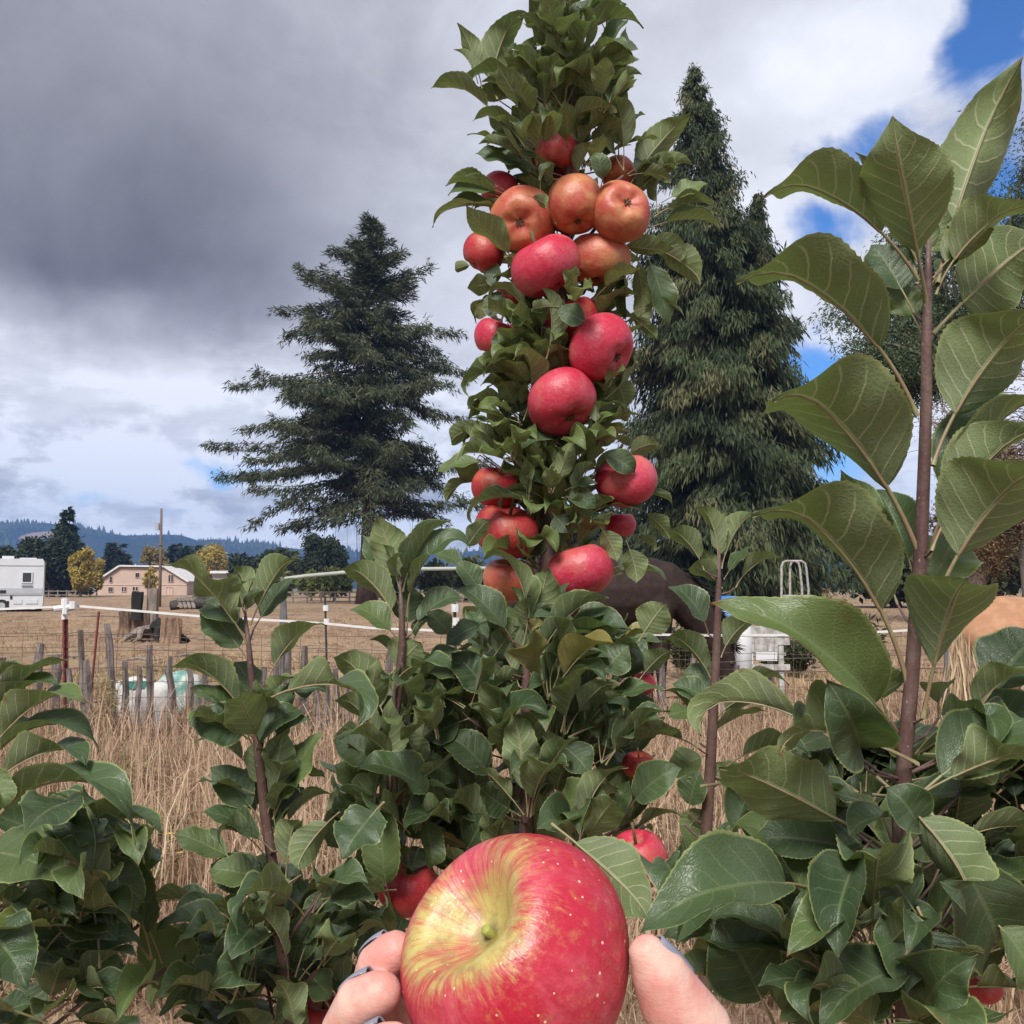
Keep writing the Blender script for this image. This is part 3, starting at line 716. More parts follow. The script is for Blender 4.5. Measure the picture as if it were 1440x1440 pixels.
# ================================================================== BUILT THINGS IN THE DISTANCE
WHITE = plain('white_paint', (.62, .62, .62), .5, .06)
WHITE_OLD = plain('weathered_white', (.44, .43, .41), .7, .3, 14, c2=(.26, .24, .22))
PINK = plain('pink_stucco', (.48, .355, .285), .85, .08, .6)
PINKTRIM = plain('pale_pink_trim', (.54, .40, .33), .8, .05)
ROOFM = plain('pale_roof', (.62, .60, .58), .7, .12, 1.0)
GLASS = plain('dark_glass', (.035, .04, .045), .12, .2, spec=.6)
def house():
    D = 190.; k = D/1440; X = lambda px: (px-720)*k; Z = lambda py: CAMZ+(827-py)*k
    root = thing('pink_house', 'big pink house with a pale clipped gable roof beyond the paddock', 'house', (X(197), D, 0))
    wall = [(X(133), -.2), (X(264), -.2), (X(264), Z(818)), (X(232), Z(799)), (X(170), Z(798)), (X(133), Z(822))]
    b = MB(); b.prism(wall, D, D+16); b.build('wall', PINK, root)
    b = MB(); b.box(((X(133)+X(264))/2, D-.03, Z(822)), (X(264)-X(133)-.1, .12, .22)); b.build('trim_band', PINKTRIM, root)
    for (a, c) in (((X(130.5), Z(823.5)), (X(170), Z(797))), ((X(170), Z(797)), (X(232), Z(797.8))), ((X(232), Z(797.8)), (X(266.5), Z(819)))):
        d = Vector((c[0]-a[0], 0, c[1]-a[1])); nrm = Vector((-d.z, 0, d.x)).normalized()*.3
        b = MB(); b.prism([a, c, (c[0]+nrm.x, c[1]+nrm.z), (a[0]+nrm.x, a[1]+nrm.z)], D-.6, D+16.4); b.build('roof', ROOFM, root)
    b = MB(); b.tube([(X(180), D+4, Z(799)), (X(180), D+4, Z(793))], .12, 8); b.build('vent_pipe', WHITE, root)
    for px, py, w, h in ((157.5, 815, 3.6, 8), (156, 829, 3, 6), (159.4, 829, 2.4, 6), (174.5, 828.5, 2.4, 6), (178, 828.5, 2.4, 6), (192, 828, 7, 5), (193, 809, 2.4, 6), (196, 809, 2.4, 6), (215, 808, 3.2, 8), (241.5, 813.5, 6.5, 9.5), (240, 831, 8, 10)):
        f = MB(); ww, hh = w*k, h*k; x, z = X(px), Z(py); t = .07
        for bx in (((x-ww/2-t/2), z, t, hh+2*t), ((x+ww/2+t/2), z, t, hh+2*t), (x, z+hh/2+t/2, ww, t), (x, z-hh/2-t/2, ww, t)): f.box((bx[0], D-.06, bx[1]), (bx[2], .2, bx[3]))
        if w > 6: f.box((x, D-.06, z), (.12, .18, hh))
        fo = f.build('window', PINKTRIM, root)
        g = MB(); g.box((x, D+.0, z), (ww, .06, hh)); g.build('pane', GLASS if h != 10 else PINKTRIM, fo)
    r2 = thing('white_roofed_building', 'low pale building with a white flat roof right of the pink house', 'building', (X(310), D+10, 0))
    b = MB(); b.box(((X(278)+X(345))/2, D+13, 2.2), (X(345)-X(278), 6, 4.8)); b.build('wall', plain('pale_wall', (.50, .46, .40), .8, .1), r2)
    b = MB(); b.box(((X(276)+X(347))/2, D+12.7, Z(803.5)), (X(347)-X(276), 7.5, .5)); b.build('roof', WHITE, r2)
    for px in (314, 321, 334):
        f = MB(); f.box((X(px), D+9.97, Z(813)), (.85, .12, 1.0)); fo = f.build('window', WHITE, r2)
        g = MB(); g.box((X(px), D+9.9, Z(813)), (.6, .06, .75)); g.build('pane', GLASS, fo)
    # dish on its roof
    b = MB(); b.lathe([(.05, 0), (.35, .06), (.55, .18), (.6, .3)], (X(328), D+10, Z(801)), 14); b.tube([(X(328), D+10, Z(803)), (X(328), D+10, Z(801))], .06, 6)
    b.build('satellite_dish', WHITE, r2)
house()

def camper():
    D = 56.; k = D/1440; X = lambda px: (px-720)*k; Z = lambda py: CAMZ+(827-py)*k
    root = thing('camper', 'white camper parked at the left edge on dry dirt', 'camper', (X(0), D, 0))
    CW = plain('camper_white', (.56, .58, .61), .35, .05, 2); CG = plain('camper_grey_stripe', (.40, .42, .45), .4, .1, 2); BLK = plain('black_rubber', (.02, .02, .02), .8, .2)
    x0, x1 = X(-150), X(59.5); zb, zt = Z(857), Z(785.5)
    b = MB(); prof = [(x0, zb+.25), (X(48), zb), (X(58.5), zb+.06), (x1, zb+.35), (x1, zt-.2), (x1-.08, zt), (x0, zt)]
    b.prism(prof, D, D+2.4); b.build('body', CW, root)
    b = MB(); b.box(((x0+x1)/2, D-.012, Z(795)), (x1-x0-.1, .03, .05)); b.box(((x0+x1)/2, D-.012, Z(831)), (x1-x0-.1, .03, .30)); b.box(((x0+x1)/2, D-.02, Z(836)), (x1-x0-.1, .05, .05)); b.build('stripe', CG, root)
    for px, py, w, h in ((38, 812, 11, 13), (-14, 812, 26, 13), (-70, 812, 20, 13)):
        f = MB(); ww, hh = w*k, h*k; x, z = X(px), Z(py); t = .06
        for bx in ((x-ww/2-t/2, z, t, hh+2*t), (x+ww/2+t/2, z, t, hh+2*t), (x, z+hh/2+t/2, ww, t), (x, z-hh/2-t/2, ww, t)): f.box((bx[0], D-.02, bx[1]), (bx[2], .08, bx[3]))
        fo = f.build('window', CW, root); g = MB(); g.box((x, D-.012, z), (ww, .04, hh)); g.build('pane', GLASS, fo)
    b = MB(); b.box((X(38), D-.05, Z(823)), (.55, .1, .05)); b.build('awning_rail', CG, root)
    for px, w in ((27, 11), (45, 15)):
        f = MB(); f.box((X(px), D-.015, Z(846)), (w*k, .04, .24)); f.build('storage_hatch', CW, root)
    b = MB(); b.box((X(18.5), D-.02, Z(840)), (.10, .05, .18)); b.box((X(8), D-.02, Z(832)), (.3, .05, .16)); b.build('service_port', BLK, root)
    for px in (7, -16):
        w = MB(); w.tube([(X(px), D-.05, .34), (X(px), D+.2, .34)], .34, 18); wo = w.build('wheel', BLK, root)
        r = MB(); r.tube([(X(px), D-.075, .34), (X(px), D-.04, .34)], .18, 14); r.build('rim', CG, wo)
    b = MB(); b.box((X(-4), D-.015, Z(851)), (40*k, .03, .45)); b.build('wheel_well', BLK, root)
    for px, w, h in ((12, 15, .16), (38, 22, .07)):
        b = MB(); b.box((X(px), D+.9, zt+h/2), (w*k, .6, h)); b.build('roof_vent', CW, root)
    b = MB(); b.box(((X(0)+X(58))/2, D+.6, zb-.05), (58*k, .8, .12)); b.build('bumper', BLK, root)
    root.matrix_basis = Matrix.Translation((X(0)-.10, D, 0)) @ Matrix.Rotation(R(23), 4, 'Z'); WM[root.name] = root.matrix_basis.copy()
camper()

def pole():
    D = 72.; k = D/1440; p = lambda px, py: PY(px, py, D)
    root = thing('utility_pole', 'wooden utility pole with a small grey transformer before the pink house', 'utility pole', (p(226, 827).x, D, 0))
    b = MB(); b.tube([(p(224.5, 840).x, D, -.2), p(226, 780), p(227, 715)], [.12, .105, .085], 10); b.build('pole', bark_material('pole_wood', (.20, .15, .12), (.12, .09, .075), 3, .1), root, True)
    b = MB(); b.tube([p(222, 745.5)-Vector((0, .1, 0)), p(222, 736)-Vector((0, .1, 0))], .16, 12); b.box(p(224, 741), (.25, .08, .08)); b.build('transformer', plain('grey_steel', (.42, .44, .46), .5, .15, metal=.3), root)
    for py in (766,):
        b = MB(); b.box(p(226.6, py)-Vector((0, .13, 0)), (.5, .08, .07)); b.build('bracket', BARK_GREY, root)
    b = MB(); b.tube([p(208, 842), p(211, 808), p(211.2, 800)], .05, 6); b.build('side_stake', BARK_GREY, root)
pole()

# ================================================================== PADDOCK THINGS
OLDWOOD = bark_material('weathered_wood', (.26, .215, .18), (.13, .105, .088), 22, .12)
GREYWOOD = bark_material('grey_stake_wood', (.20, .165, .15), (.075, .06, .055), 26, .1)
CHAR = plain('charred_wood', (.012, .011, .011), .8, .4, 6, bump=.4)
def stump():
    D = 25.; p = lambda px, py, dy=0: PY(px, py, D+dy)
    c = p(225, 890); root = thing('tree_stump', 'old stump with a charred black slab and a grey slab upright, roots spread on dirt', 'stump', (c.x, D, 0))
    def slab(name, px0, px1, top, bot, mt, seed, dy):
        random.seed(seed); b = MB(); n = 10; lv = 9; vs = []; fs = []
        cx = (p(px0, 0).x+p(px1, 0).x)/2; rx = (p(px1, 0).x-p(px0, 0).x)/2; z0, z1 = p(0, bot).z, p(0, top).z
        for i in range(lv):
            t = i/(lv-1)
            for j in range(n):
                a = 2*math.pi*j/n; q = 1+.42*mnoise.noise((math.cos(a)*1.4+seed, math.sin(a)*1.4, t*1.2))
                fl = 1+.5*max(0, .35-t)
                vs.append((cx+math.cos(a)*rx*q*fl, D+dy+math.sin(a)*rx*.8*q*fl, z0+(z1-z0)*t + (random.uniform(-.03, .05) if i == lv-1 else 0)))
        for i in range(lv-1):
            for j in range(n): fs.append((i*n+j, i*n+(j+1) % n, (i+1)*n+(j+1) % n, (i+1)*n+j))
        fs.append(tuple((lv-1)*n+j for j in range(n))); b.add(vs, fs); b.build(name, mt, root)
    slab('charred_slab', 207, 224, 833, 872, CHAR, 3, 0)
    slab('grey_slab', 223.5, 239, 830, 880, OLDWOOD, 5, .25)
    slab('stump_base', 203, 236, 862, 898, bark_material('stump_wood', (.16, .10, .065), (.045, .03, .022), 8, .2), 8, .3)
    slab('split_side', 180, 208, 861, 897, bark_material('stump_split', (.28, .175, .11), (.07, .045, .03), 6, .12), 12, .5)
    slab('split_side', 268, 294, 868, 905, MATS['stump_split'], 14, -1.0)
    random.seed(9)
    for (a, b_, r) in (((222, 878), (268, 899), .16), ((218, 880), (255, 901), .14), ((210, 885), (172, 899), .13), ((228, 876), (246, 896), .15), ((205, 884), (186, 901), .10), ((226, 880), (222, 902), .14)):
        m = MB(); A = p(*a, .1); B = p(*b_, random.uniform(-1, -.2)); B.z = .03
        m.tube([A, A.lerp(B, .4)+Vector((0, 0, .08)), A.lerp(B, .75)+Vector((random.uniform(-.1, .1), 0, .02)), B], [r, r*.8, r*.55, r*.2], 7, jit=.15); m.build('root', CHAR if b_[0] > 200 else OLDWOOD, root)
stump()
def debris():
    D = 46.; p = lambda px, py, dy=0: PY(px, py, D+dy); c = p(275, 855)
    random.seed(31)
    for (x0, y0, x1, y1, r, lb) in ((240, 852, 300, 848, .26, 'long dark fallen log lying on dirt behind the stump'), (262, 846, 312, 842, .22, 'upper dark log resting across the fallen log'), (280, 852, 318, 851, .3, 'thick short dark log at right end of the log pile')):
        m = MB(); A, B = p(x0, y0, random.uniform(-.4, .4)), p(x1, y1, random.uniform(-.4, .4)); m.tube([A, A.lerp(B, .3)+Vector((0, 0, .05)), A.lerp(B, .7), B], [r*.8, r, r*.95, r*.7], 9, jit=.1)
        tag(m.build('fallen_log', bark_material('log_bark', (.06, .05, .045), (.025, .02, .018), 6, .3) if 'log_bark' not in MATS else MATS['log_bark'], None), lb, 'log', 'logs in the pile behind the stump')
    root = thing('wooden_pallet', 'grey broken pallet leaning against the dark log pile', 'pallet', (p(262, 852).x, D-1, 0))
    for px in (252, 258, 264, 270):
        m = MB(); m.bar(p(px-2, 839, -.8), p(px+3, 855, -1.6), .12, .05); m.build('slat', OLDWOOD, root)
    for py in (842, 851):
        m = MB(); m.bar(p(249, py+1, -1.28), p(275, py-1, -1.28), .05, .1); m.build('cross_bar', OLDWOOD, root)
debris()

# ------------------------------------------------------------------ fences
GALV = plain('galvanised_wire', (.30, .27, .25), .5, .3, 5, metal=.5)
TAPE = plain('white_fence_tape', (.64, .62, .60), .6, .1, 10)
STEEL = plain('grey_post_steel', (.19, .185, .19), .5, .3, 10, metal=.4)
TRED = plain('red_post_paint', (.20, .035, .035), .6, .4, 9, c2=(.12, .035, .03)); TWHITE = plain('white_post_tip', (.74, .72, .70), .6, .12, 12)
def stake_fence():
    D = 8.8; p = lambda px, py, dy=0: PY(px, py, D+dy)
    root = thing('stake_fence', 'low fence of weathered wooden stakes and rusty square wire mesh in dry grass', 'fence', (0, D, 0))
    random.seed(17)
    for (px, top, lean, w) in ((3, 925, 1, 13), (54, 905, -2, 11), (78, 922, 0, 12), (114, 886, 6, 8), (122, 928, 3, 10), (150, 877, 14, 9), (212, 907, -1, 9), (240, 923, 4, 9), (311, 958, 2, 9), (406, 912, 2, 8), (427, 908, 2, 10), (444, 922, 4, 9), (473, 940, 1, 9), (505, 925, 2, 9), (548, 915, -2, 9), (592, 930, 2, 9), (640, 915, 0, 9), (685, 925, 2, 9), (930, 930, 0, 8), (975, 925, 2, 8), (1035, 935, 2, 7), (1210, 930, 1, 8), (1330, 940, -1, 8), (1430, 935, 0, 8), (-45, 915, 1, 10), (-95, 905, 2, 10), (-140, 925, 0, 10), (1480, 930, 0, 9), (30, 935, -4, 9), (98, 940, 4, 8), (176, 930, 3, 8), (196, 938, -3, 7), (268, 935, 2, 8), (288, 948, -2, 9), (340, 930, 3, 8), (372, 938, -1, 9), (388, 925, 2, 7), (460, 930, -2, 8), (488, 935, 3, 8), (525, 930, -2, 8)):
        b = MB(); A = p(px+lean, 1040); A.z = -.08; B = p(px, top); h = 1.2*w/1440*D/2; n = 7; pts = []
        for i in range(n): pts.append(A.lerp(B, i/(n-1)) + Vector((random.gauss(0, .006), random.gauss(0, .006), 0)))
        b.tube(pts, [h*random.uniform(.9, 1.12) for _ in range(n-1)]+[h*.75], 6, jit=.14); b.build('stake', GREYWOOD, root)
    w = MB(); X0, X1 = p(-150, 0).x, p(1500, 0).x; yy = D-.05
    def tw(a, b_, r=.0021): w.tube([a, b_], r, 3, cap=False)
    sag = lambda x, z: .015*math.sin(x*1.7)+.02*mnoise.noise((x*.6, z, 0))
    xs = np.arange(X0, X1, .42)
    for z in (.12, .24, .36, .49, .62, .76, .90):
        pts = [(x, yy+.03*math.sin(x*2.1+z), z+sag(x, z)) for x in xs]; w.tube(pts, .0024, 3, cap=False)
    x = X0
    while x < X1:
        tw((x+.01*math.sin(x*5), yy+.03*math.sin(x*2.1), .02), (x+.03*math.sin(x*3), yy+.03*math.sin(x*2.1+.9), .90+sag(x, .9))); x += .155
    w.build('wire_mesh', plain('rusty_wire', (.22, .15, .11), .6, .35, 5, metal=.4), root)
stake_fence()
def tape_fence():
    D = 9.6; p = lambda px, py, dy=0: PY(px, py, D+dy)
    root = thing('electric_fence', 'white tape electric fence on red and grey steel posts behind the stake fence', 'fence', (0, D, 0))
    po = MB(); px = 90.5
    A, M, B = p(91, 1040), p(90.5, 871), p(90.3, 842); A.z = 0
    b = MB(); b.bar(A, M, .050, .012); b.bar(A+Vector((0, .02, 0)), M+Vector((0, .02, 0)), .010, .05)
    for i in range(12): b.box(A.lerp(M, .08+i*.075)-Vector((0, .014, 0)), (.022, .016, .02))
    post = b.build('post', TRED, root)
    b = MB(); b.bar(M, B, .056, .03); b.build('white_tip', TWHITE, post)
    b = MB(); c = p(92, 853, -.04); b.tube([c-Vector((.10, 0, .02)), c+Vector((.09, 0, 0))], .028, 8); b.tube([c+Vector((.07, 0, -.02)), c+Vector((.07, 0, .05))], .035, 8); b.tube([c+Vector((0, 0, -.07)), c+Vector((0, 0, .08))], .03, 8); b.build('insulator', WHITE, post)
    b = MB(); A = p(124, 1000); A.z = 0; b.bar(A, p(139, 860), .03, .012); b.build('leaning_rod', TRED, root)
    b = MB(); A = p(409, 1010, .2); A.z = 0; b.tube([A, p(399, 836, .2)], .022, 8); b.build('post', STEEL, root)
    for px, top, dd in ((458, 838, 5.0), (640, 845, 1.0)):
        b = MB(); A = p(px+3, 880, dd); A.z = 0; b.tube([A, p(px-1, top, dd)], .016, 6); s_ = b.build('thin_post', plain('black_plastic', (.03, .03, .03), .5, .2) if 'black_plastic' not in MATS else MATS['black_plastic'], root)
        for py in (855, 874):
            i = MB(); q = p(px+(.5 if py < 860 else 1.6), py, dd); i.tube([q-Vector((0, 0, .04)), q+Vector((0, 0, .04))], .045, 8); i.build('insulator', WHITE, s_)
    tp = [(-60, 858), (0, 856.5), (90, 853), (106, 852), (180, 858), (292, 867.5), (398, 873), (460, 877), (520, 883), (650, 888), (800, 891), (930, 892.5), (1010, 893.5), (1110, 893), (1250, 888), (1345, 882), (1450, 876), (1560, 872)]
    b = MB()
    for a, c in zip(tp[:-1], tp[1:]): b.bar(p(*a), p(*c), .006, .021)
    b.build('tape', TAPE, root)
    b = MB()
    for off, d0 in ((34, .0), (54, .0)):
        b.tube([p(px, py+off+4*math.sin(px*.02), d0) for px, py in tp], .0032, 3, cap=False)
    b.build('lower_wire', GALV, root)
    b = MB(); A = p(1330, 1000); A.z = 0; b.tube([A, p(1330, 868)], .02, 8); b.build('post', STEEL, root)
tape_fence()
def pipe_rail():
    D = 11.; p = lambda px, py: PY(px, py, D)
    root = thing('pipe_rail', 'pale round pipe rail across the paddock behind the young shoot', 'rail', (p(500, 0).x, D, 0))
    b = MB(); b.tube([p(400, 814), p(430, 810), p(530, 801), p(700, 799)], .021, 10); b.build('rail', plain('pale_pipe', (.36, .37, .33), .5, .12), root)
    for px in (398, 698):
        A = p(px, 900); A.z = 0; b = MB(); b.tube([A, p(px, 812 if px < 500 else 799)], .03, 10); b.build('post', STEEL, root)
pipe_rail()
def far_fence():
    for D, x0, x1, lb in ((88., 330, 720, 'thin grey rail fence far across the paddock under the oaks'), (120., 60, 134, 'low pale fence between the camper and the pink house')):
        root = thing('rail_fence', lb, 'fence', (PY((x0+x1)/2, 0, D).x, D, 0))
        r_ = MB()
        for z in (.5, .95): r_.bar((PY(x0, 0, D).x, D, z), (PY(x1, 0, D).x, D, z), .05, .10)
        r_.build('rail', OLDWOOD, root)
        for px in np.arange(x0, x1+1, 19 if D < 100 else 12):
            b = MB(); b.box((PY(px, 0, D).x, D+.09, .5), (.12, .12, 1.15)); b.build('post', OLDWOOD, root)
far_fence()

# ------------------------------------------------------------------ feeder, trough, bin, sacks
def yard():
    D = 40.; p = lambda px, py, dy=0: PY(px, py, D+dy)
    root = thing('tube_rack', 'white bent metal tube rack standing near the hedge behind the white trough', 'rack', (p(1118, 0).x, D, 0))
    for a, c in ((1099, 1128), (1111, 1137)):
        b = MB(); off = 0 if a == 1099 else .25
        A = p(a, 900, off); A.z = 0; B = p(c, 900, off-.1); B.z = 0; T1 = p(a, 791, off); T2 = p(c-8, 790, off); T3 = p(c-2, 800, off)
        pts = [A, p(a, 830, off), p(a, 797, off), p(a+2, 791, off), p(a+6, 789, off), p(c-10, 789, off), p(c-5, 792, off), p(c-3, 800, off), p(c, 830, off), B]
        b.tube(pts, .045, 8); b.build('tube_hoop', WHITE_OLD, root)
    for py in (838, 852, 866):
        b = MB(); b.tube([p(1101, py, .0), p(1136, py, .1)], .04, 6); b.build('rung', WHITE_OLD, root)
    D2 = 12.; p2 = lambda px, py, dy=0: PY(px, py, D2+dy)
    root = thing('plank_trough', 'white painted plank trough on legs behind the tape fence', 'trough', (p2(1062, 0).x, D2, 0))
    for (x0, y0, x1, y1, mt) in ((1024, 883, 1108, 895, WHITE_OLD), (1018, 896, 1111, 907, WHITE_OLD), (1020, 919, 1058, 933, WHITE), (1062, 917, 1092, 929, WHITE), (1012, 934, 1110, 942, WHITE_OLD)):
        b = MB(); A, B = p2(x0, y0), p2(x1, y1); b.box(((A.x+B.x)/2, D2-.02+(.05 if y0 < 910 else 0), (A.z+B.z)/2), (B.x-A.x, .04, A.z-B.z)); b.build('plank', mt, root)
    for px in (1026, 1098):
        b = MB(); A, B = p2(px-3.5, 908), p2(px+3.5, 950); B.z = 0; b.box((A.x+.03, D2+.01, (A.z+B.z)/2), (.055, .05, A.z-B.z)); b.box((A.x+.03, D2+.5, (A.z+B.z)/2), (.055, .05, A.z-B.z)); b.build('leg', WHITE_OLD, root)
    b = MB(); A, B = p2(1020, 884), p2(1110, 884); b.box(((A.x+B.x)/2, D2+.28, A.z-.3), (B.x-A.x-.06, .46, .03)); b.box(((A.x+B.x)/2, D2+.55, A.z-.14), (B.x-A.x, .03, .3)); b.build('back_board', WHITE_OLD, root)
    D3 = 11.; p3 = lambda px, py: PY(px, py, D3); cx = p3(1008, 0).x; zt = p3(0, 838).z; zl = p3(0, 872).z
    root = thing('feed_bin', 'white plastic bin with a bright blue lid half hidden by the dark horse', 'bin', (cx, D3, 0))
    b = MB(); b.lathe([(.20, 0), (.22, .02), (.26, zl*.55), (.265, zl)], (cx, D3, 0), 20); b.build('body', WHITE, root, True)
    BLUE = plain('blue_plastic', (.03, .16, .52), .4, .15)
    b = MB(); b.lathe([(.26, zl), (.285, zl+.01), (.285, zl+.05), (.25, zl+.10), (.22, zt-.03), (.1, zt)], (cx, D3, 0), 20); b.build('lid', BLUE, root, True)
    # feed sacks slumped against the stake fence
    SACK = plain('white_woven_sack', (.54, .53, .51), .75, .1, 6, bump=.5)
    TEAL = plain('teal_print', (.05, .22, .19), .6, .2, 20)
    def sack(px, top, w, dy, mt, lb, lean, lay=False):
        q = PY(px, top, 9.05+dy); h = q.z; wd = w/1440*9.1; root = thing('feed_sack', lb, 'sack', (q.x, 9.05+dy, 0))
        vs = []; fs = []; n = 20; lv = 12
        for i in range(lv):
            t = i/(lv-1); s = (1-abs(2*t-1)**5)**.5 if not lay else (1-abs(2*t-1)**3)**.5
            s = max(s, .10); 
            for j in range(n):
                a = 2*math.pi*j/n; ca, sa = math.cos(a), math.sin(a)
                ca = math.copysign(abs(ca)**.6, ca); sa = math.copysign(abs(sa)**.8, sa)
                nz = 1+.10*mnoise.noise((px+ca*2, sa*2, t*4))
                vs.append((q.x+ca*wd/2*s*nz+lean*t, 9.05+dy+sa*wd*.30*s*nz, .0+h*t+.012*mnoise.noise((ca*3, sa*3, t*9+px))))
        for i in range(lv-1):
            for j in range(n): fs.append((i*n+j, i*n+(j+1) % n, (i+1)*n+(j+1) % n, (i+1)*n+j))
        fs += [tuple(range(n))[::-1], tuple((lv-1)*n+j for j in range(n))]
        b = MB(); b.add(vs, fs); b.build('bag', mt, root, True); return root, q, wd, h
    sack(222, 958, 46, .15, SACK, 'plump plain white feed sack standing behind the two leaning stakes', .02)
    r_, q, wd, h = sack(190, 951, 60, .55, SACK, 'white feed sack with teal print leaning behind the plain white one', 0)
    b = MB(); vs = []
    for i in range(5):
        for j in range(7):
            x = q.x-.10+.24*j/6; z = h*.93-.07*i/4; vs.append((x, 9.05+.55-wd*.30-.012+.03*abs(j-3)/3, z))
    b.add(vs, [(i*7+j, i*7+j+1, (i+1)*7+j+1, (i+1)*7+j) for i in range(4) for j in range(6)]); b.build('print', TEAL, r_)
    r_, q, wd, h = sack(250, 943, 66, 1.0, plain('green_sack', (.10, .26, .22), .7, .5, 9, c2=(.55, .56, .54)), 'green and white printed feed sack lying at the back of the sack heap', .03)
yard()

# ------------------------------------------------------------------ horses
def horse_chains(h, L, graze, sgn=1):
    """chains in local coords: x forward, y side, z up; h = height at withers"""
    s = h/1.5; C = []
    V_ = lambda x, y, z: Vector((x*s, y*s, z*s))
    C.append([(V_(-.78, 0, 1.10), .23*s), (V_(-.62, 0, 1.17), .305*s), (V_(-.30, 0, 1.14), .32*s), (V_(.05, 0, 1.10), .335*s), (V_(.38, 0, 1.13), .325*s), (V_(.62, 0, 1.15), .26*s), (V_(.74, 0, 1.16), .20*s)])
    C.append([(V_(-.1, 0, 1.26), .2*s), (V_(.35, 0, 1.34), .15*s), (V_(.55, 0, 1.33), .15*s)])
    if graze:
        C.append([(V_(.60, 0, 1.22), .25*s), (V_(.86, 0, 1.05), .205*s), (V_(1.05, 0, .80), .16*s), (V_(1.17, 0, .56), .125*s)])
        C.append([(V_(1.17, 0, .56), .115*s), (V_(1.22, 0, .36), .105*s), (V_(1.27, 0, .18), .075*s), (V_(1.29, 0, .07), .062*s)])
        hd = V_(1.19, 0, .60)
    else:
        C.append([(V_(.60, 0, 1.25), .25*s), (V_(.84, 0, 1.42), .185*s), (V_(1.02, 0, 1.62), .135*s), (V_(1.12, 0, 1.76), .115*s)])
        C.append([(V_(1.13, 0, 1.76), .115*s), (V_(1.30, 0, 1.66), .105*s), (V_(1.50, 0, 1.52), .075*s), (V_(1.58, 0, 1.46), .062*s)])
        hd = V_(1.1, 0, 1.86)
    for y in (-.07, .07): C.append([(hd+V_(0, y, .0), .035*s), (hd+V_(-.02 if not graze else -.08, y*1.5, .14), .012*s)])
    for y, dx in ((-.17, .05), (.17, -.04)):
        C.append([(V_(.52+dx, y, 1.0), .15*s), (V_(.54+dx, y, .72), .095*s), (V_(.54+dx, y, .50), .062*s), (V_(.54+dx, y, .30), .043*s), (V_(.54+dx, y, .13), .045*s), (V_(.57+dx, y, .05), .058*s)])
        C.append([(V_(-.62-dx, y, 1.05), .22*s), (V_(-.58-dx, y, .80), .145*s), (V_(-.70-dx, y, .56), .075*s), (V_(-.74-dx, y, .46), .058*s), (V_(-.70-dx, y, .28), .044*s), (V_(-.67-dx, y, .12), .047*s), (V_(-.63-dx, y, .05), .058*s)])
    return C, s, hd
def horse(name, label, loc, rz, h, graze, mt, hair):
    root = thing(name, label, 'horse', loc)
    C, s, hd = horse_chains(h, 1, graze)
    M = Matrix.Translation(Vector(loc)) @ Matrix.Rotation(rz, 4, 'Z')
    ch = [[(M @ p_, r) for p_, r in c] for c in C]
    fuse('body', ch, .02, mt, root, 10)
    random.seed(3); cc = []; dd = []; ll = []
    neck = C[2]
    for q in range(900):                      # mane
        t = random.random()*2.999; i = int(t); a = neck[i][0].lerp(neck[i+1][0], t-i); r = neck[i][1]*(1-(t-i))+neck[i+1][1]*(t-i)
        dr = (neck[3][0]-neck[0][0]).normalized(); upn = Vector((dr.z*-1, 0, dr.x)); upn = upn if upn.z > 0 else -upn
        cc.append(M @ (a+upn*r*.98+Vector((0, random.gauss(0, .02), 0)))); dd.append(M.to_3x3() @ (upn*random.uniform(.1, .9)+Vector((-.1, random.choice((-1, 1))*random.uniform(.4, 1), -.5))+dr*.3)); ll.append(random.uniform(.08, .2)*s)
    cards('mane', cc, dd, rdir(len(cc)), ll, [.012]*len(cc), hair, root)
    cc = []; dd = []; ll = []
    for q in range(700):
        t = random.random(); cc.append(M @ Vector(((-1.0-.06*math.sin(t*3))*s+random.gauss(0, .03), random.gauss(0, .035), (1.22-.75*t)*s))); dd.append((random.gauss(0, .12), random.gauss(0, .12), -1)); ll.append(random.uniform(.2, .4)*s)
    cards('tail', cc, dd, rdir(len(cc)), ll, [.014]*len(cc), hair, root)
    e = MB()
    for y in (-1, 1):
        ec = (hd+Vector((.05*s, y*.095*s, -.1*s))) if graze else (hd+Vector((.12*s, y*.088*s, -.14*s)))
        e.lathe([(.002, -.02), (.014, -.014), (.02, 0), (.014, .014), (.002, .02)], M @ ec, 10)
    e.build('eyes', MATS['black_plastic'], root, True)
q = PY(868, 827, 9.9)
horse('dark_horse', 'dark brown horse grazing behind the columnar apple tree', (PY(838, 827, 10.6).x, 10.6, 0), R(-4), 1.64, True,
      plain('dark_bay_coat', (.034, .020, .017), .8, .4, 14, c2=(.020, .013, .011), spec=.2), card_material('black_mane', (.006, .006, .007), (.012, .011, .011), (.02, .017, .016), transl=0))
horse('tan_horse', 'tan horse at the right edge of the paddock behind the big leaves', (PY(1328, 827, 7.9).x+.93, 8.05, 0), R(14), 1.27, False,
      plain('palomino_coat', (.40, .21, .115), .7, .16, 12, c2=(.33, .165, .085)), card_material('pale_mane', (.50, .38, .24), (.42, .30, .19), (.55, .44, .30), transl=0))

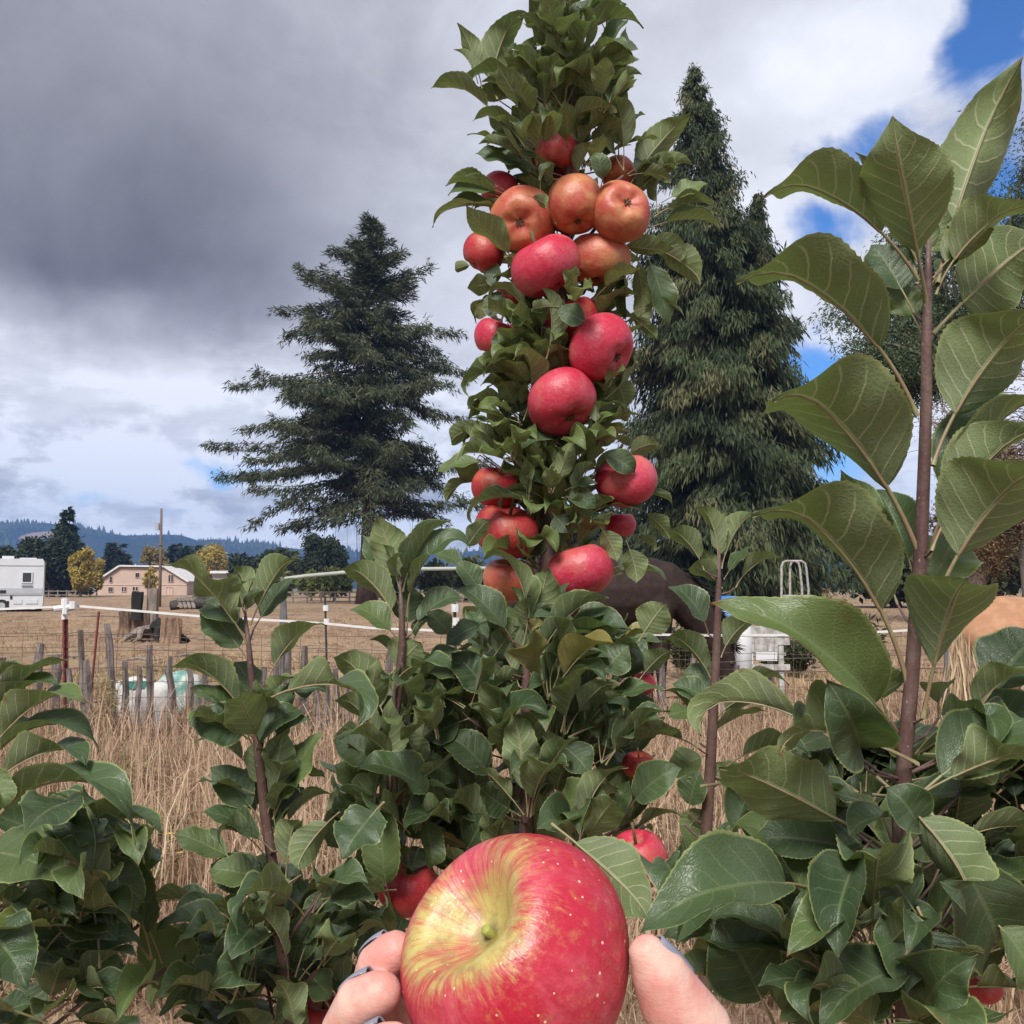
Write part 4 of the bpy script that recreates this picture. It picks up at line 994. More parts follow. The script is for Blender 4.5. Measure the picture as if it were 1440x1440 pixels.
# ------------------------------------------------------------------ dry grass and weeds
def blades(name, label, n, fx, hfun, wid, mt, kind='stuff', cat='grass'):
    base = np.array([fx() for _ in range(n)]); rnd = RS.rand(n)
    h = np.array([hfun(b) for b in base]); ang = RS.uniform(0, 2*np.pi, n); lean = np.abs(RS.normal(.45, .65, n))
    dx = np.cos(ang)*lean; dy = np.sin(ang)*lean
    wa = RS.uniform(0, 2*np.pi, n); wx = np.cos(wa)*wid*RS.uniform(.6, 1.4, n)/2; wy = np.sin(wa)*wid*RS.uniform(.6, 1.4, n)/2
    b = np.column_stack([base, np.full(n, -.02)])
    m1 = b + np.column_stack([dx*h*.25, dy*h*.25, h*.55]); tp = b + np.column_stack([dx*h*.95, dy*h*.95, h*(1-.45*np.minimum(1.4, lean))])
    w = np.column_stack([wx, wy, np.zeros(n)])
    V = np.stack([b-w, b+w, m1+w*.8, m1-w*.8, tp-w*.15, tp+w*.15], 1).reshape(-1, 3)
    i0 = np.arange(n)*6
    F = np.concatenate([np.stack([i0, i0+1, i0+2, i0+3], 1), np.stack([i0+3, i0+2, i0+5, i0+4], 1)])
    o = obj(name, np_mesh(name, V, F, mt, np.concatenate([rnd, rnd])))
    return tag(o, label, cat, kind=kind)
STRAW = card_material('straw_blades', (.36, .235, .15), (.54, .395, .26), (.13, .08, .055), .8, .2, True)
random.seed(77)
def fx1():
    while True:
        y = random.uniform(3.2, 9.3); x = random.uniform(-.62, .62)*y
        dens = .5+.5*mnoise.noise((x*1.1, y*1.1, 9))
        if y > 8.4: dens *= .55
        if abs(x+3.12) < .38 and y > 8.2 and random.random() < .85: continue
        if random.random() < dens+.25: return (x, y)
def h1(b):
    y = b[1]; f = .5+.5*mnoise.noise((b[0]*.7, y*.7, 4))
    hh = (.10+.34*f) if y < 6 else (.12+.44*f)
    if random.random() < .06: hh *= 1.8
    if y > 8.3: hh *= .75
    return max(.05, hh*random.uniform(.5, 1.3))
blades('dry_grass', 'tangled tan dry grass in front of the stake fence', 42000, fx1, h1, .0075, STRAW)
def fx2():
    y = random.uniform(1.3, 4.0); return (random.uniform(-.7, .7)*max(1.5, y), y)
blades('dry_stubble', 'short dry straw under the apple saplings', 16000, fx2, lambda b: random.uniform(.04, .16), .004, STRAW)
def fx3():
    while True:
        y = 9.2+60*random.random()**2.2; x = random.uniform(-.62, .62)*y
        if mnoise.noise((x*.35, y*.35, 2)) + .3*mnoise.noise((x*1.3, y*1.3, 6)) > .02: return (x, y)
blades('paddock_tufts', 'sparse dry tufts scattered over the bare paddock', 44000, fx3, lambda b: random.uniform(.04, .16)*(1.15 if b[1] > 12 else 1.5), .014, card_material('dull_straw', (.33, .22, .125), (.44, .31, .18), (.20, .15, .07)))
def fx5():
    y = random.gauss(8.75, .28); x = random.uniform(-.60, .60)*y
    while mnoise.noise((x*1.5, y, 12)) < -.12 or (abs(x+3.15) < .36 and random.random() < .93): x = random.uniform(-.60, .60)*y
    return (x, y)
blades('dry_brush', 'brown dead brush tangled along the stake fence', 14000, fx5, lambda b: random.uniform(.15, .85)*(.7+.5*mnoise.noise((b[0]*1.1, 0, 3))), .006, card_material('brush_stalks', (.20, .125, .085), (.34, .22, .15), (.10, .06, .045), .85, .1))
def fx6():
    y = random.uniform(4.0, 8.4); x = random.uniform(-.6, .6)*y; return (x, y)
blades('tall_straw', 'tall loose straw stalks leaning over the dry grass', 6500, fx6, lambda b: random.uniform(.35, .75), .005, card_material('pale_stalks', (.44, .30, .20), (.54, .40, .27), (.28, .15, .10), .8, .15))
def fx4():
    a = random.uniform(0, 6.283); r = random.random()**.5; return (PY(236, 827, 15.5).x+math.cos(a)*r*1.3, 15.5+math.sin(a)*r*2.2)
blades('olive_weeds', 'olive green low weeds on the dirt in front of the stump', 2200, fx4, lambda b: random.uniform(.03, .13), .016, card_material('olive_blades', (.20, .18, .085), (.30, .245, .13), (.38, .29, .17)))
def weed(name, label, c, n, h, w, mt, leaf, flowers=0, grp=None):
    root = thing(name, label, 'weed', c, grp); c = Vector(c); b = MB(); C = []; Dv = []; fl = MB(); FC = []
    for q in range(n):
        a = random.uniform(0, 6.283); r = random.random()*w; hh = h*random.uniform(.6, 1)
        tp = c+Vector((math.cos(a)*r, math.sin(a)*r, hh)); mid = c.lerp(tp, .5)+Vector((0, 0, .05*h)); b.tube([c+Vector((math.cos(a)*r*.2, math.sin(a)*r*.2, 0)), mid, tp], [.004, .003, .0015], 4, cap=False)
        for j in range(14): t = random.uniform(.2, 1); C.append(c.lerp(tp, t)); d = rdir(1)[0]; Dv.append((d[0], d[1], abs(d[2])*.8))
        if q < flowers: FC.append(tp)
    b.build('stems', MATS['petiole'], root); cards('foliage', C, Dv, rdir(len(C)), RS.uniform(.6, 1.2, len(C))*leaf, RS.uniform(.15, .3, len(C))*leaf, mt, root)
    for p_ in FC:
        f = MB()
        for j in range(6):
            a = j*1.047; d = Vector((math.cos(a), math.sin(a), .25)); s_ = Vector((-math.sin(a), math.cos(a), 0))
            f.add([p_, p_+d*.010+s_*.006, p_+d*.017, p_+d*.010-s_*.006], [(0, 1, 2, 3)])
        f.build('flower', MATS.get('yellow_petals') or plain('yellow_petals', (.75, .55, .04), .6, .1), root)
GW = card_material('green_weed', (.14, .15, .05), (.22, .21, .08), (.30, .25, .11))
c = PY(205, 1245, 4.3); weed('flowering_weed', 'low green weed with tiny yellow flowers between the two front saplings', (c.x, 4.3, 0), 16, .30, .16, GW, .035, 5)
for px, D, h, w, lb in ((245, 5.0, .30, .20, 'olive leafy weed in the straw behind the flowering weed'), (185, 6.2, .34, .22, 'greyish green weed in tall straw left of the slender shoot'), (500, 5.4, .36, .22, 'low green weed in straw between the slender shoot and mid shoot'), (1180, 5.2, .36, .25, 'low green weed in straw left of the thick sapling stem')):
    c = PY(px, 827, D); weed('straw_weed', lb, (c.x, D, 0), 26, h, w, GW, .04)
c = PY(325, 1000, 8.4); weed('yellow_shrub', 'tall yellow-flowered weed behind the left sapling', (c.x, 8.4, 0), 26, .82, .16, YELLOW, .07)
c = PY(152, 1020, 8.5); weed('dead_weed', 'dead brown twiggy weed at the foot of the leaning stake', (c.x, 8.5, 0), 34, .62, .26, MATS['dry_leaves'], .05)
c = PY(628, 905, 9.0); weed('yellow_shrub', 'yellow weed between the front saplings under the tape fence', (c.x, 9.0, 0), 26, .70, .3, OLIVE, .07)
c = PY(500, 940, 9.2); weed('dead_weed', 'dry brown weed by the stakes left of the central sapling', (c.x, 9.2, 0), 22, .7, .25, MATS['dry_leaves'], .05)
for px, D, h, w, lb in ((1085, 15.5, .75, .5, 'dark green bush under the white plank trough'), (1120, 15., .6, .5, 'dark green bush right of the white plank trough'), (1205, 16., .85, .5, 'dark green bush between trough and tan horse'), (1160, 20., 1.3, .9, 'brown dead bush beside the white tube rack'), (960, 15., .8, .5, 'dark green bush left of the blue lidded bin')):
    c = PY(px, 827, D); weed('low_bush', lb, (c.x, D, 0), 46, h, w, OAKL if 'dark' in lb else MATS['dry_leaves'], .16)
def clods():
    random.seed(8); me = None; V = []; F = []
    for q in range(2200):
        y = 10+50*random.random()**1.8; x = random.uniform(-.6, .6)*y; s = random.uniform(.03, .12)*(1+y*.01); o_ = len(V)
        for v in ((1, 0, 0), (0, 1, 0), (-1, 0, 0), (0, -1, 0), (.1, .1, .7), (0, 0, -.5)): V.append((x+v[0]*s*random.uniform(.7, 1.6), y+v[1]*s*random.uniform(.7, 1.4), v[2]*s*random.uniform(.6, 1.1)))
        for a in range(4): F += [(o_+a, o_+(a+1) % 4, o_+4)]
    tag(obj('dirt_clods', np_mesh('dirt_clods', np.array(V), np.array(F), plain('clod_soil', (.16, .10, .065), .95, .4, 2, c2=(.28, .18, .11)), smooth=False)), 'brown dirt clods and manure scattered on the paddock', 'dirt', kind='stuff')
    for (px, py, ln, a, lb) in ((198, 931, 60, 4, 'pale fallen branch lying on dirt behind the stakes'), (90, 925, 70, -5, 'long pale stick lying on the dirt near the red post'), (270, 925, 50, 10, 'short pale stick lying right of the stump weeds'), (150, 868, 80, 3, 'dark thin branch on the dirt left of the stump')):
        D = 1.3/((py-827)/1440); c = PY(px, py, D); l = ln/1440*D/2; d = Vector((math.cos(R(a)), math.sin(R(a))*2, 0))
        m = MB(); m.tube([c-d*l+Vector((0, 0, .03)), c-d*l*.2+Vector((0, .1, .06)), c+d*l*.4+Vector((0, -.05, .03)), c+d*l+Vector((0, 0, .05))], [.01, .035, .03, .012], 6, jit=.1)
        tag(m.build('fallen_branch', OLDWOOD if 'pale' in lb else BARK_GREY), lb, 'branch', 'sticks on the paddock')
clods()

# ================================================================== APPLE LEAVES
def leaf_mesh(i, bend, fold, wave, twist, tipcurl, seed, wmax=.27, pet=8/36, nu=36):
    rs = random.Random(seed)
    V = []; F = []; UV = []; MI = []
    # midrib curve by integrating an angle
    ang = []; N = nu+1
    for k in range(N):
        s = k/nu
        a = bend*(.5 - s) - tipcurl*max(0, s-.70)/.30
        ang.append(R(a))
    ys, zs = [0], [0]
    for k in range(nu): ys.append(ys[-1]+math.cos(ang[k])/nu); zs.append(zs[-1]+math.sin(ang[k])/nu)
    L = math.hypot(ys[-1], zs[-1]); th = math.atan2(zs[-1], ys[-1])
    ct, st = math.cos(-th)/L, math.sin(-th)/L
    mid = [(y*ct - z*st, y*st + z*ct) for y, z in zip(ys, zs)]
    tang = [a-th for a in ang]
    T = [-1, -.93, -.7, -.45, -.2, -.06, .06, .2, .45, .7, .93, 1]; nt = len(T)
    ph = rs.uniform(0, 6.28); ph2 = rs.uniform(0, 6.28)
    kk = 0; first = None
    for k in range(N):
        s = k/nu
        if s < pet-.001: continue
        u = (s-pet)/(1-pet)
        w = wmax*(math.sin(math.pi*min(1, u**.86))**.86)*(1-.06*u) if 0 < u < 1 else .004
        if u > .80: w = min(w, wmax*.52*((1-u)/.20)**1.15 + .003)
        y0, z0 = mid[k]; n = (-math.sin(tang[k]), math.cos(tang[k]))
        tw = R(twist)*(u-.3)
        for j, t in enumerate(T):
            at = abs(t); ph_f = R(fold)*(1-.55*u**2)*(.75+.25*math.sin(u*3+ph))
            ew = w*(1 + (.035 if (k % 2) else -.02)*(1 if at == 1 else 0)*(1 if nu < 50 else .6))
            x = t*ew*math.cos(ph_f*(.55+.45*at)); h = at*ew*math.sin(ph_f*(.55+.45*at))
            h += wave*at**2.2*math.sin(u*9+ph+(1.7 if t > 0 else 0))*math.sin(math.pi*min(1, u*1.05)) + .35*wave*at*math.sin(u*17+ph2+t)
            h += .010*math.sin((u - .2*at)*2*math.pi*8+(3.14 if t > 0 else 0))*at*(1-at)*2.4       # quilting between the veins
            x, h = x*math.cos(tw)-h*math.sin(tw), x*math.sin(tw)+h*math.cos(tw)
            V.append((x, y0+n[0]*h, z0+n[1]*h)); UV.append((u, (t+1)/2))
        if kk:
            o = (kk-1)*nt
            for j in range(nt-1): F.append((o+j, o+j+1, o+nt+j+1, o+nt+j)); MI.append(0)
        kk += 1
    # stalk and raised midrib below the blade
    o = len(V); npt = 0; ms = [q for q in range(0, nu+1) if q/nu <= pet+.02 or q % (nu//12) == 0]
    for q in ms:
        s = q/nu; r = .0125*(1-.80*s)*(1.25 if s < .04 else 1)
        y0, z0 = mid[min(q, nu)]; n = (-math.sin(tang[min(q, nu)]), math.cos(tang[min(q, nu)])); dz = -(r*.55 if s > pet else 0)
        for j in range(5):
            a = 2*math.pi*j/5+.3; hx, hz = math.cos(a)*r, math.sin(a)*r*.9+dz
            V.append((hx, y0+n[0]*hz, z0+n[1]*hz)); UV.append((.5, .5))
        if npt:
            a0 = o+(npt-1)*5
            for j in range(5): F.append((a0+j, a0+(j+1) % 5, a0+5+(j+1) % 5, a0+5+j)); MI.append(1)
        npt += 1
    me = bpy.data.meshes.new('leaf'); me.from_pydata(V, [], F)
    me.materials.append(LEAF); me.materials.append(PETI)
    me.polygons.foreach_set('material_index', MI); me.polygons.foreach_set('use_smooth', [True]*len(F))
    uvl = me.uv_layers.new(name='UVMap'); li = np.empty(len(me.loops), np.int32); me.loops.foreach_get('vertex_index', li)
    uvl.data.foreach_set('uv', np.array(UV)[li].astype(np.float32).ravel()); me.update()
    return me
#            bend fold wave twist tipcurl
LSHAPE = [(30, 26, .036, 10, 24), (60, 40, .040, -18, 45), (18, 16, .040, 14, 20), (46, 64, .032, 10, 35), (100, 30, .040, 16, 60), (52, 34, .070, 46, 30),
    (28, 26, .095, -26, 40), (-30, 30, .040, 0, -10), (75, 50, .060, -38, 85), (38, 54, .055, 24, 55), (12, 36, .036, -10, -35), (48, 22, .070, 32, 55)]
LV = [leaf_mesh(i, *q, seed=40+i) for i, q in enumerate(LSHAPE)] + [leaf_mesh(i, *q, seed=70+i, pet=22/72, nu=72) for i, q in enumerate(LSHAPE)]

APPLES = []       # (centre, radius)
LCOUNT = {}; EXTRA = {}
def put_leaf(root, B, T, N, width, var, thick=1.0):
    """leaf from base B to tip T, upper face towards N, full blade width in metres"""
    y = (T-B); L = y.length; y = y/L
    z = (N - y*N.dot(y)).normalized(); x = y.cross(z)
    M = Matrix((( x.x*width/.54, y.x*L, z.x*L, B.x), (x.y*width/.54, y.y*L, z.y*L, B.y), (x.z*width/.54, y.z*L, z.z*L, B.z), (0, 0, 0, 1)))
    LCOUNT[root.name] = LCOUNT.get(root.name, 0)+1
    if LCOUNT[root.name] > 296: EXTRA.setdefault(root.name, []).append((var % len(LV), M)); return None
    return obj('leaf', LV[var % len(LV)], root, M)
def join_extra():
    for rn, lst in EXTRA.items():
        V = []; F = []; U = []; MI = []; o_ = 0
        for v, M in lst:
            me = LV[v]; n = len(me.vertices); co = np.empty(n*3); me.vertices.foreach_get('co', co); co = co.reshape(-1, 3)
            A = np.array(M); V.append(co @ A[:3, :3].T + A[:3, 3]); lt = len(me.loops); li = np.empty(lt, np.int32); me.loops.foreach_get('vertex_index', li); F.append(li.reshape(-1, 4)+o_)
            uv = np.empty(lt*2, np.float32); me.uv_layers[0].data.foreach_get('uv', uv); U.append(uv); mi = np.empty(len(me.polygons), np.int32); me.polygons.foreach_get('material_index', mi); MI.append(mi); o_ += n
        me = np_mesh('inner_leaves', np.concatenate(V), np.concatenate(F), LEAF, None, True); me.materials.append(PETI)
        me.polygons.foreach_set('material_index', np.concatenate(MI)); me.uv_layers.new(name='UVMap').data.foreach_set('uv', np.concatenate(U)); me.update()
        o = obj('inner_leaves', me, bpy.data.objects[rn]); o['kind'] = 'stuff'
def hand_leaf(root, D, bx, by, tx, ty, w, face, var=0, db=0.0, dt=0.0):
    """photo-measured leaf; face: 0 upper side to the viewer, 90 upper side to the sky, 180 underside to the viewer"""
    B, T = P(bx, by, D+db), P(tx, ty, D+dt); mid = (B+T)/2
    c = (CAMP-mid).normalized(); y = (T-B).normalized(); c = (c-y*c.dot(y)).normalized(); u = y.cross(c)
    if u.z < 0: u = -u
    f = R(face); N = c*math.cos(f)+u*math.sin(f)
    return put_leaf(root, B, T, N, 1.06*w*((D+(db+dt)/2)/1440), var)
def spur(tw, pts, B, r=.0008):
    best = None
    for i in range(len(pts)-1):
        a, b_ = pts[i], pts[i+1]; ab = b_-a; t = max(0, min(1, (B-a).dot(ab)/max(1e-9, ab.length_squared))); q = a+ab*t
        if best is None or (q-B).length < best[0]: best = ((q-B).length, q)
    ln, q = best
    if .006 < ln < .095:
        q = q + Vector((0, 0, -.45*ln)); tw.tube([q, q.lerp(B, .55)+Vector((0, 0, -.10*ln)), B], [r*1.6, r*1.2, r], 5, cap=False)
def clear_of_apples(B, T):
    slack = 1.30 if random.random() < .55 else .78
    for c, r in APPLES:
        for t in (.25, .5, .75, 1.0):
            if (B.lerp(T, t)-c).length < r*1.04: return False
        ax, ay, ad = proj(c)
        for t in (.45, .6, .75, .9, 1.0):
            x, y, d = proj(B.lerp(T, t))
            if d < ad+r*.3 and math.hypot(x-ax, y-ay) < r/ad*1440*(slack if t < .95 else slack*.78): return False
    return True
def rosette(root, tw, A, Cn, out, n, L, Wr=(.48, .62), up=.55, keep=lambda px, py, d: True, tr=.0022):
    """a spur: twig from A to Cn, then a whorl of leaves"""
    if tw is not None: tw.tube([A, A.lerp(Cn, .5)+Vector((random.gauss(0, .004), random.gauss(0, .004), -.006)), Cn], [tr*1.4, tr*1.1, tr], 6, cap=False)
    made = 0; a0 = random.uniform(0, 6.28)
    for q in range(n):
        for tries in range(5):
            a = a0+q*2.4+random.gauss(0, .3); e = random.uniform(-.1, 1.9)
            d = (Vector((math.cos(a), math.sin(a), 0))*1.0 + out*random.uniform(.5, 1.3) + Vector((0, 0, e*up*2))).normalized()
            ln = L*random.uniform(.62, 1.12); B = Cn + d*.006; T = B + d*ln + Vector((0, 0, -ln*random.uniform(-.05, .16)))
            px, py, dd = proj(B.lerp(T, .7)); px2, py2, _ = proj(T)
            if dd < .40 or not keep(px, py, dd) or not keep(px2, py2, dd) or not clear_of_apples(B, T): continue
            N = Vector((0, 0, 1)) + out*random.uniform(-.6, .35) + Vector((random.gauss(0, .35), random.gauss(0, .35), 0))
            put_leaf(root, B, T, N, ln*random.uniform(*Wr)*.82, random.randrange(24)); made += 1; break
    return made
def stem_pts(D, l, dd=None):
    return [P(x, y, D+(dd[i] if dd else 0)) for i, (x, y) in enumerate(l)]

# ------------------------------------------------------------------ apples on the trees
def apple_mesh(name, nr, seed, lob=.022, squash=.90, cw=.40, cd=.60):
    rs = random.Random(seed); nz = nr//2; V = []; F = []
    prof = []
    for i in range(nz+1):
        a = math.pi*i/nz
        r = math.sin(a); z = math.cos(a)*squash
        r = r**.92*(1-.04*math.cos(a)) if r > 0 else 0
        top = math.exp(-((a/cw)**2)); z -= cd*top*(1-.22*top)
        bot = math.exp(-(((math.pi-a)/.36)**2)); z += .30*bot
        prof.append((r*(1+.06*math.sin(a)*math.cos(a)), z, a))
    o5 = rs.uniform(0, 6.28); o2 = rs.uniform(0, 6.28)
    for r, z, a in prof:
        for j in range(nr):
            t = 2*math.pi*j/nr
            m = 1+lob*math.cos(5*t+o5)*(.3+.7*math.sin(a/2)**2)+.025*math.cos(2*t+o2)
            dz = (.03*math.cos(5*t+o5)*math.exp(-((math.pi-a-.45)/.3)**2)) + .035*math.cos(t+o2)*math.sin(a)**2 + .02*math.cos(3*t+o2)*math.exp(-((a-.5)/.3)**2)
            V.append((r*m*math.cos(t), r*m*math.sin(t), z+dz))
    for i in range(nz):
        for j in range(nr): F.append((i*nr+j, (i+1)*nr+j, (i+1)*nr+(j+1) % nr, i*nr+(j+1) % nr))
    me = bpy.data.meshes.new(name); me.from_pydata(V, [], F); me.polygons.foreach_set('use_smooth', [True]*len(F)); me.update(); return me
AM = {}
for nm, mt in (('pink', AP_PINK), ('red', AP_RED), ('orange', AP_ORANGE)):
    for sd in (1, 2, 3):
        me = apple_mesh('apple', 40, sd*7); me.materials.append(mt); AM[nm, sd] = me
def part_meshes():
    b = MB(); b.tube([(0, 0, .42), (.03, 0, .75), (.09, .02, 1.12)], [.055, .045, .06], 7); st = b.mesh('stalk', plain('apple_stalk', (.13, .09, .045), .7, .3, 6), True)
    b = MB()
    for j in range(5):
        a = j*1.2566; d = Vector((math.cos(a), math.sin(a), 0)); s = Vector((-math.sin(a), math.cos(a), 0)); c = Vector((0, 0, -.63))
        b.add([c+d*.02-s*.04, c+d*.02+s*.04, c+d*.11+s*.028+Vector((0, 0, -.07)), c+d*.15+Vector((0, 0, -.03)), c+d*.11-s*.028+Vector((0, 0, -.07))], [(0, 1, 2, 3, 4)])
    b.lathe([(.02, -.60), (.07, -.62), (.05, -.66)], (0, 0, 0), 8)
    cx = b.mesh('calyx', plain('apple_calyx', (.10, .075, .04), .9, .3, 8)); return st, cx
STALK, CALYX = part_meshes()
def apple(px, py, rpx, D, col, axis, label, sy=1.0, seed=None, group='apples on the columnar tree'):
    """axis: stem end direction in picture terms (right, up, towards viewer)"""
    c = P(px, py, D); r = 1.09*rpx*D/1440; APPLES.append((c, r))
    z = (RGT*axis[0]+UPV*axis[1]-FWD*axis[2]).normalized(); x = z.orthogonal().normalized(); y = z.cross(x)
    a = random.uniform(0, 6.28); x, y = x*math.cos(a)+y*math.sin(a), y*math.cos(a)-x*math.sin(a)
    M = Matrix(((x.x*r, y.x*r, z.x*r*sy, c.x), (x.y*r, y.y*r, z.y*r*sy, c.y), (x.z*r, y.z*r, z.z*r*sy, c.z), (0, 0, 0, 1)))
    o = obj('apple', AM[col, seed or random.choice((1, 2, 3))], None, M); tag(o, label, 'apple', group)
    s = obj('stalk', STALK, o, M.copy()); k = obj('calyx', CALYX, o, M.copy()); return o
random.seed(44)
DC = 1.25
for q in ((785, 217, 32, .01, 'red', (.1, .9, -.2), 'topmost red apple of the columnar tree, above the orange cluster', 1.0),
          (869, 244, 23, .03, 'orange', (.3, .8, -.5), 'small yellow-orange apple half hidden behind a dark leaf near the top', 1.0),
          (809, 287, 38, -.035, 'orange', (-.1, .9, -.4), 'peach orange apple in the middle of the top cluster', 1.12),
          (872, 298, 40, -.04, 'orange', (-.25, -.2, -.93), 'peach apple showing its dark blossom end, right side of the top cluster', .98),
          (735, 309, 43, -.02, 'orange', (.15, .35, -.9), 'pink and orange apple with blossom end showing, left of the top cluster', .95),
          (680, 355, 28, .01, 'red', (.5, .7, 0), 'small dull pinkish apple at left edge under the top cluster', 1.0),
          (767, 374, 46, -.055, 'pink', (-.4, .8, .0), 'bright pink apple hanging below the peach apples', .92),
          (841, 365, 41, -.01, 'orange', (.1, .95, -.1), 'streaky orange red apple at the right under the peach apples', .95),
          (703, 266, 25, .03, 'pink', (.4, .8, -.2), 'pink apple mostly hidden behind leaves at upper left of the cluster', 1.0),
          (803, 448, 35, -.0, 'red', (-.2, .9, .2), 'red apple partly covered by one dark leaf mid column', 1.0),
          (697, 474, 29, .0, 'pink', (.3, .9, .1), 'small pink apple alone at left edge mid column', 1.0),
          (845, 489, 46, -.05, 'pink', (-.7, .5, -.45), 'large pink-red apple at right mid column with its end turned right', .93),
          (790, 565, 47, -.055, 'pink', (-.35, .75, -.5), 'flattened pink-red apple with notch below the large right one', .90),
          (720, 418, 22, .03, 'red', (0, 1, 0), 'dark red apple in deep shade inside the column', 1.0),
          (880, 676, 40, -.02, 'pink', (-.3, .8, .3), 'pinkish red apple at right edge lower column behind a dark leaf', .95),
          (697, 685, 31, .0, 'red', (.2, .8, .2), 'red apple overlapped by leaves at left edge lower column', 1.0),
          (712, 746, 43, -.02, 'red', (.2, .9, .2), 'dark red apple crossed by a pale-edged leaf at lower left', .95),
          (815, 804, 44, -.05, 'pink', (-.3, .85, -.2), 'bright red apple lowest at right of the columnar trunk', .92),
          (872, 738, 20, .03, 'pink', (0, 1, 0), 'small pink apple peeking out above the lowest bright one', 1.0),
          (716, 815, 34, .0, 'orange', (0, 1, .2), 'dull red-brown apple half hidden at foot of the column', 1.0)):
    apple(q[0], q[1], q[2], DC+q[3], q[4], q[5], q[6], q[7])
G2 = 'apples on the low saplings'
apple(573, 1246, 40, .93, 'red', (.1, .95, .2), 'dark red apple in shade low left behind the hand-held apple', 1.0, None, G2)
apple(898, 1207, 38, .93, 'pink', (-.2, .95, .1), 'pale pink apple hanging right behind the hand-held apple', 1.12, None, G2)
apple(898, 1076, 21, .98, 'red', (0, 1, .1), 'small red apple peeking between leaves right of the central sapling', 1.0, None, G2)
apple(903, 962, 17, 1.02, 'pink', (0, 1, .1), 'tiny pink apple mostly hidden behind leaves right of the central stem', 1.0, None, G2)
apple(455, 1432, 32, .90, 'red', (0, 1, .1), 'dark red apple at the bottom edge left of the hand', 1.0, None, G2)
apple(1305, 1398, 32, .80, 'red', (0, 1, .1), 'dark red apple deep in shade under the large-leaved sapling', 1.0, None, G2)
apple(1385, 1388, 22, .82, 'red', (0, 1, .1), 'small red apple near the right edge behind the lower leaves', 1.0, None, G2)
apple(1182, 1366, 16, .84, 'red', (0, 1, .1), 'small red apple between hanging leaves right of the thumb', 1.0, None, G2)
HELD_C = P(725, 1346, .35); HELD_R = .0402
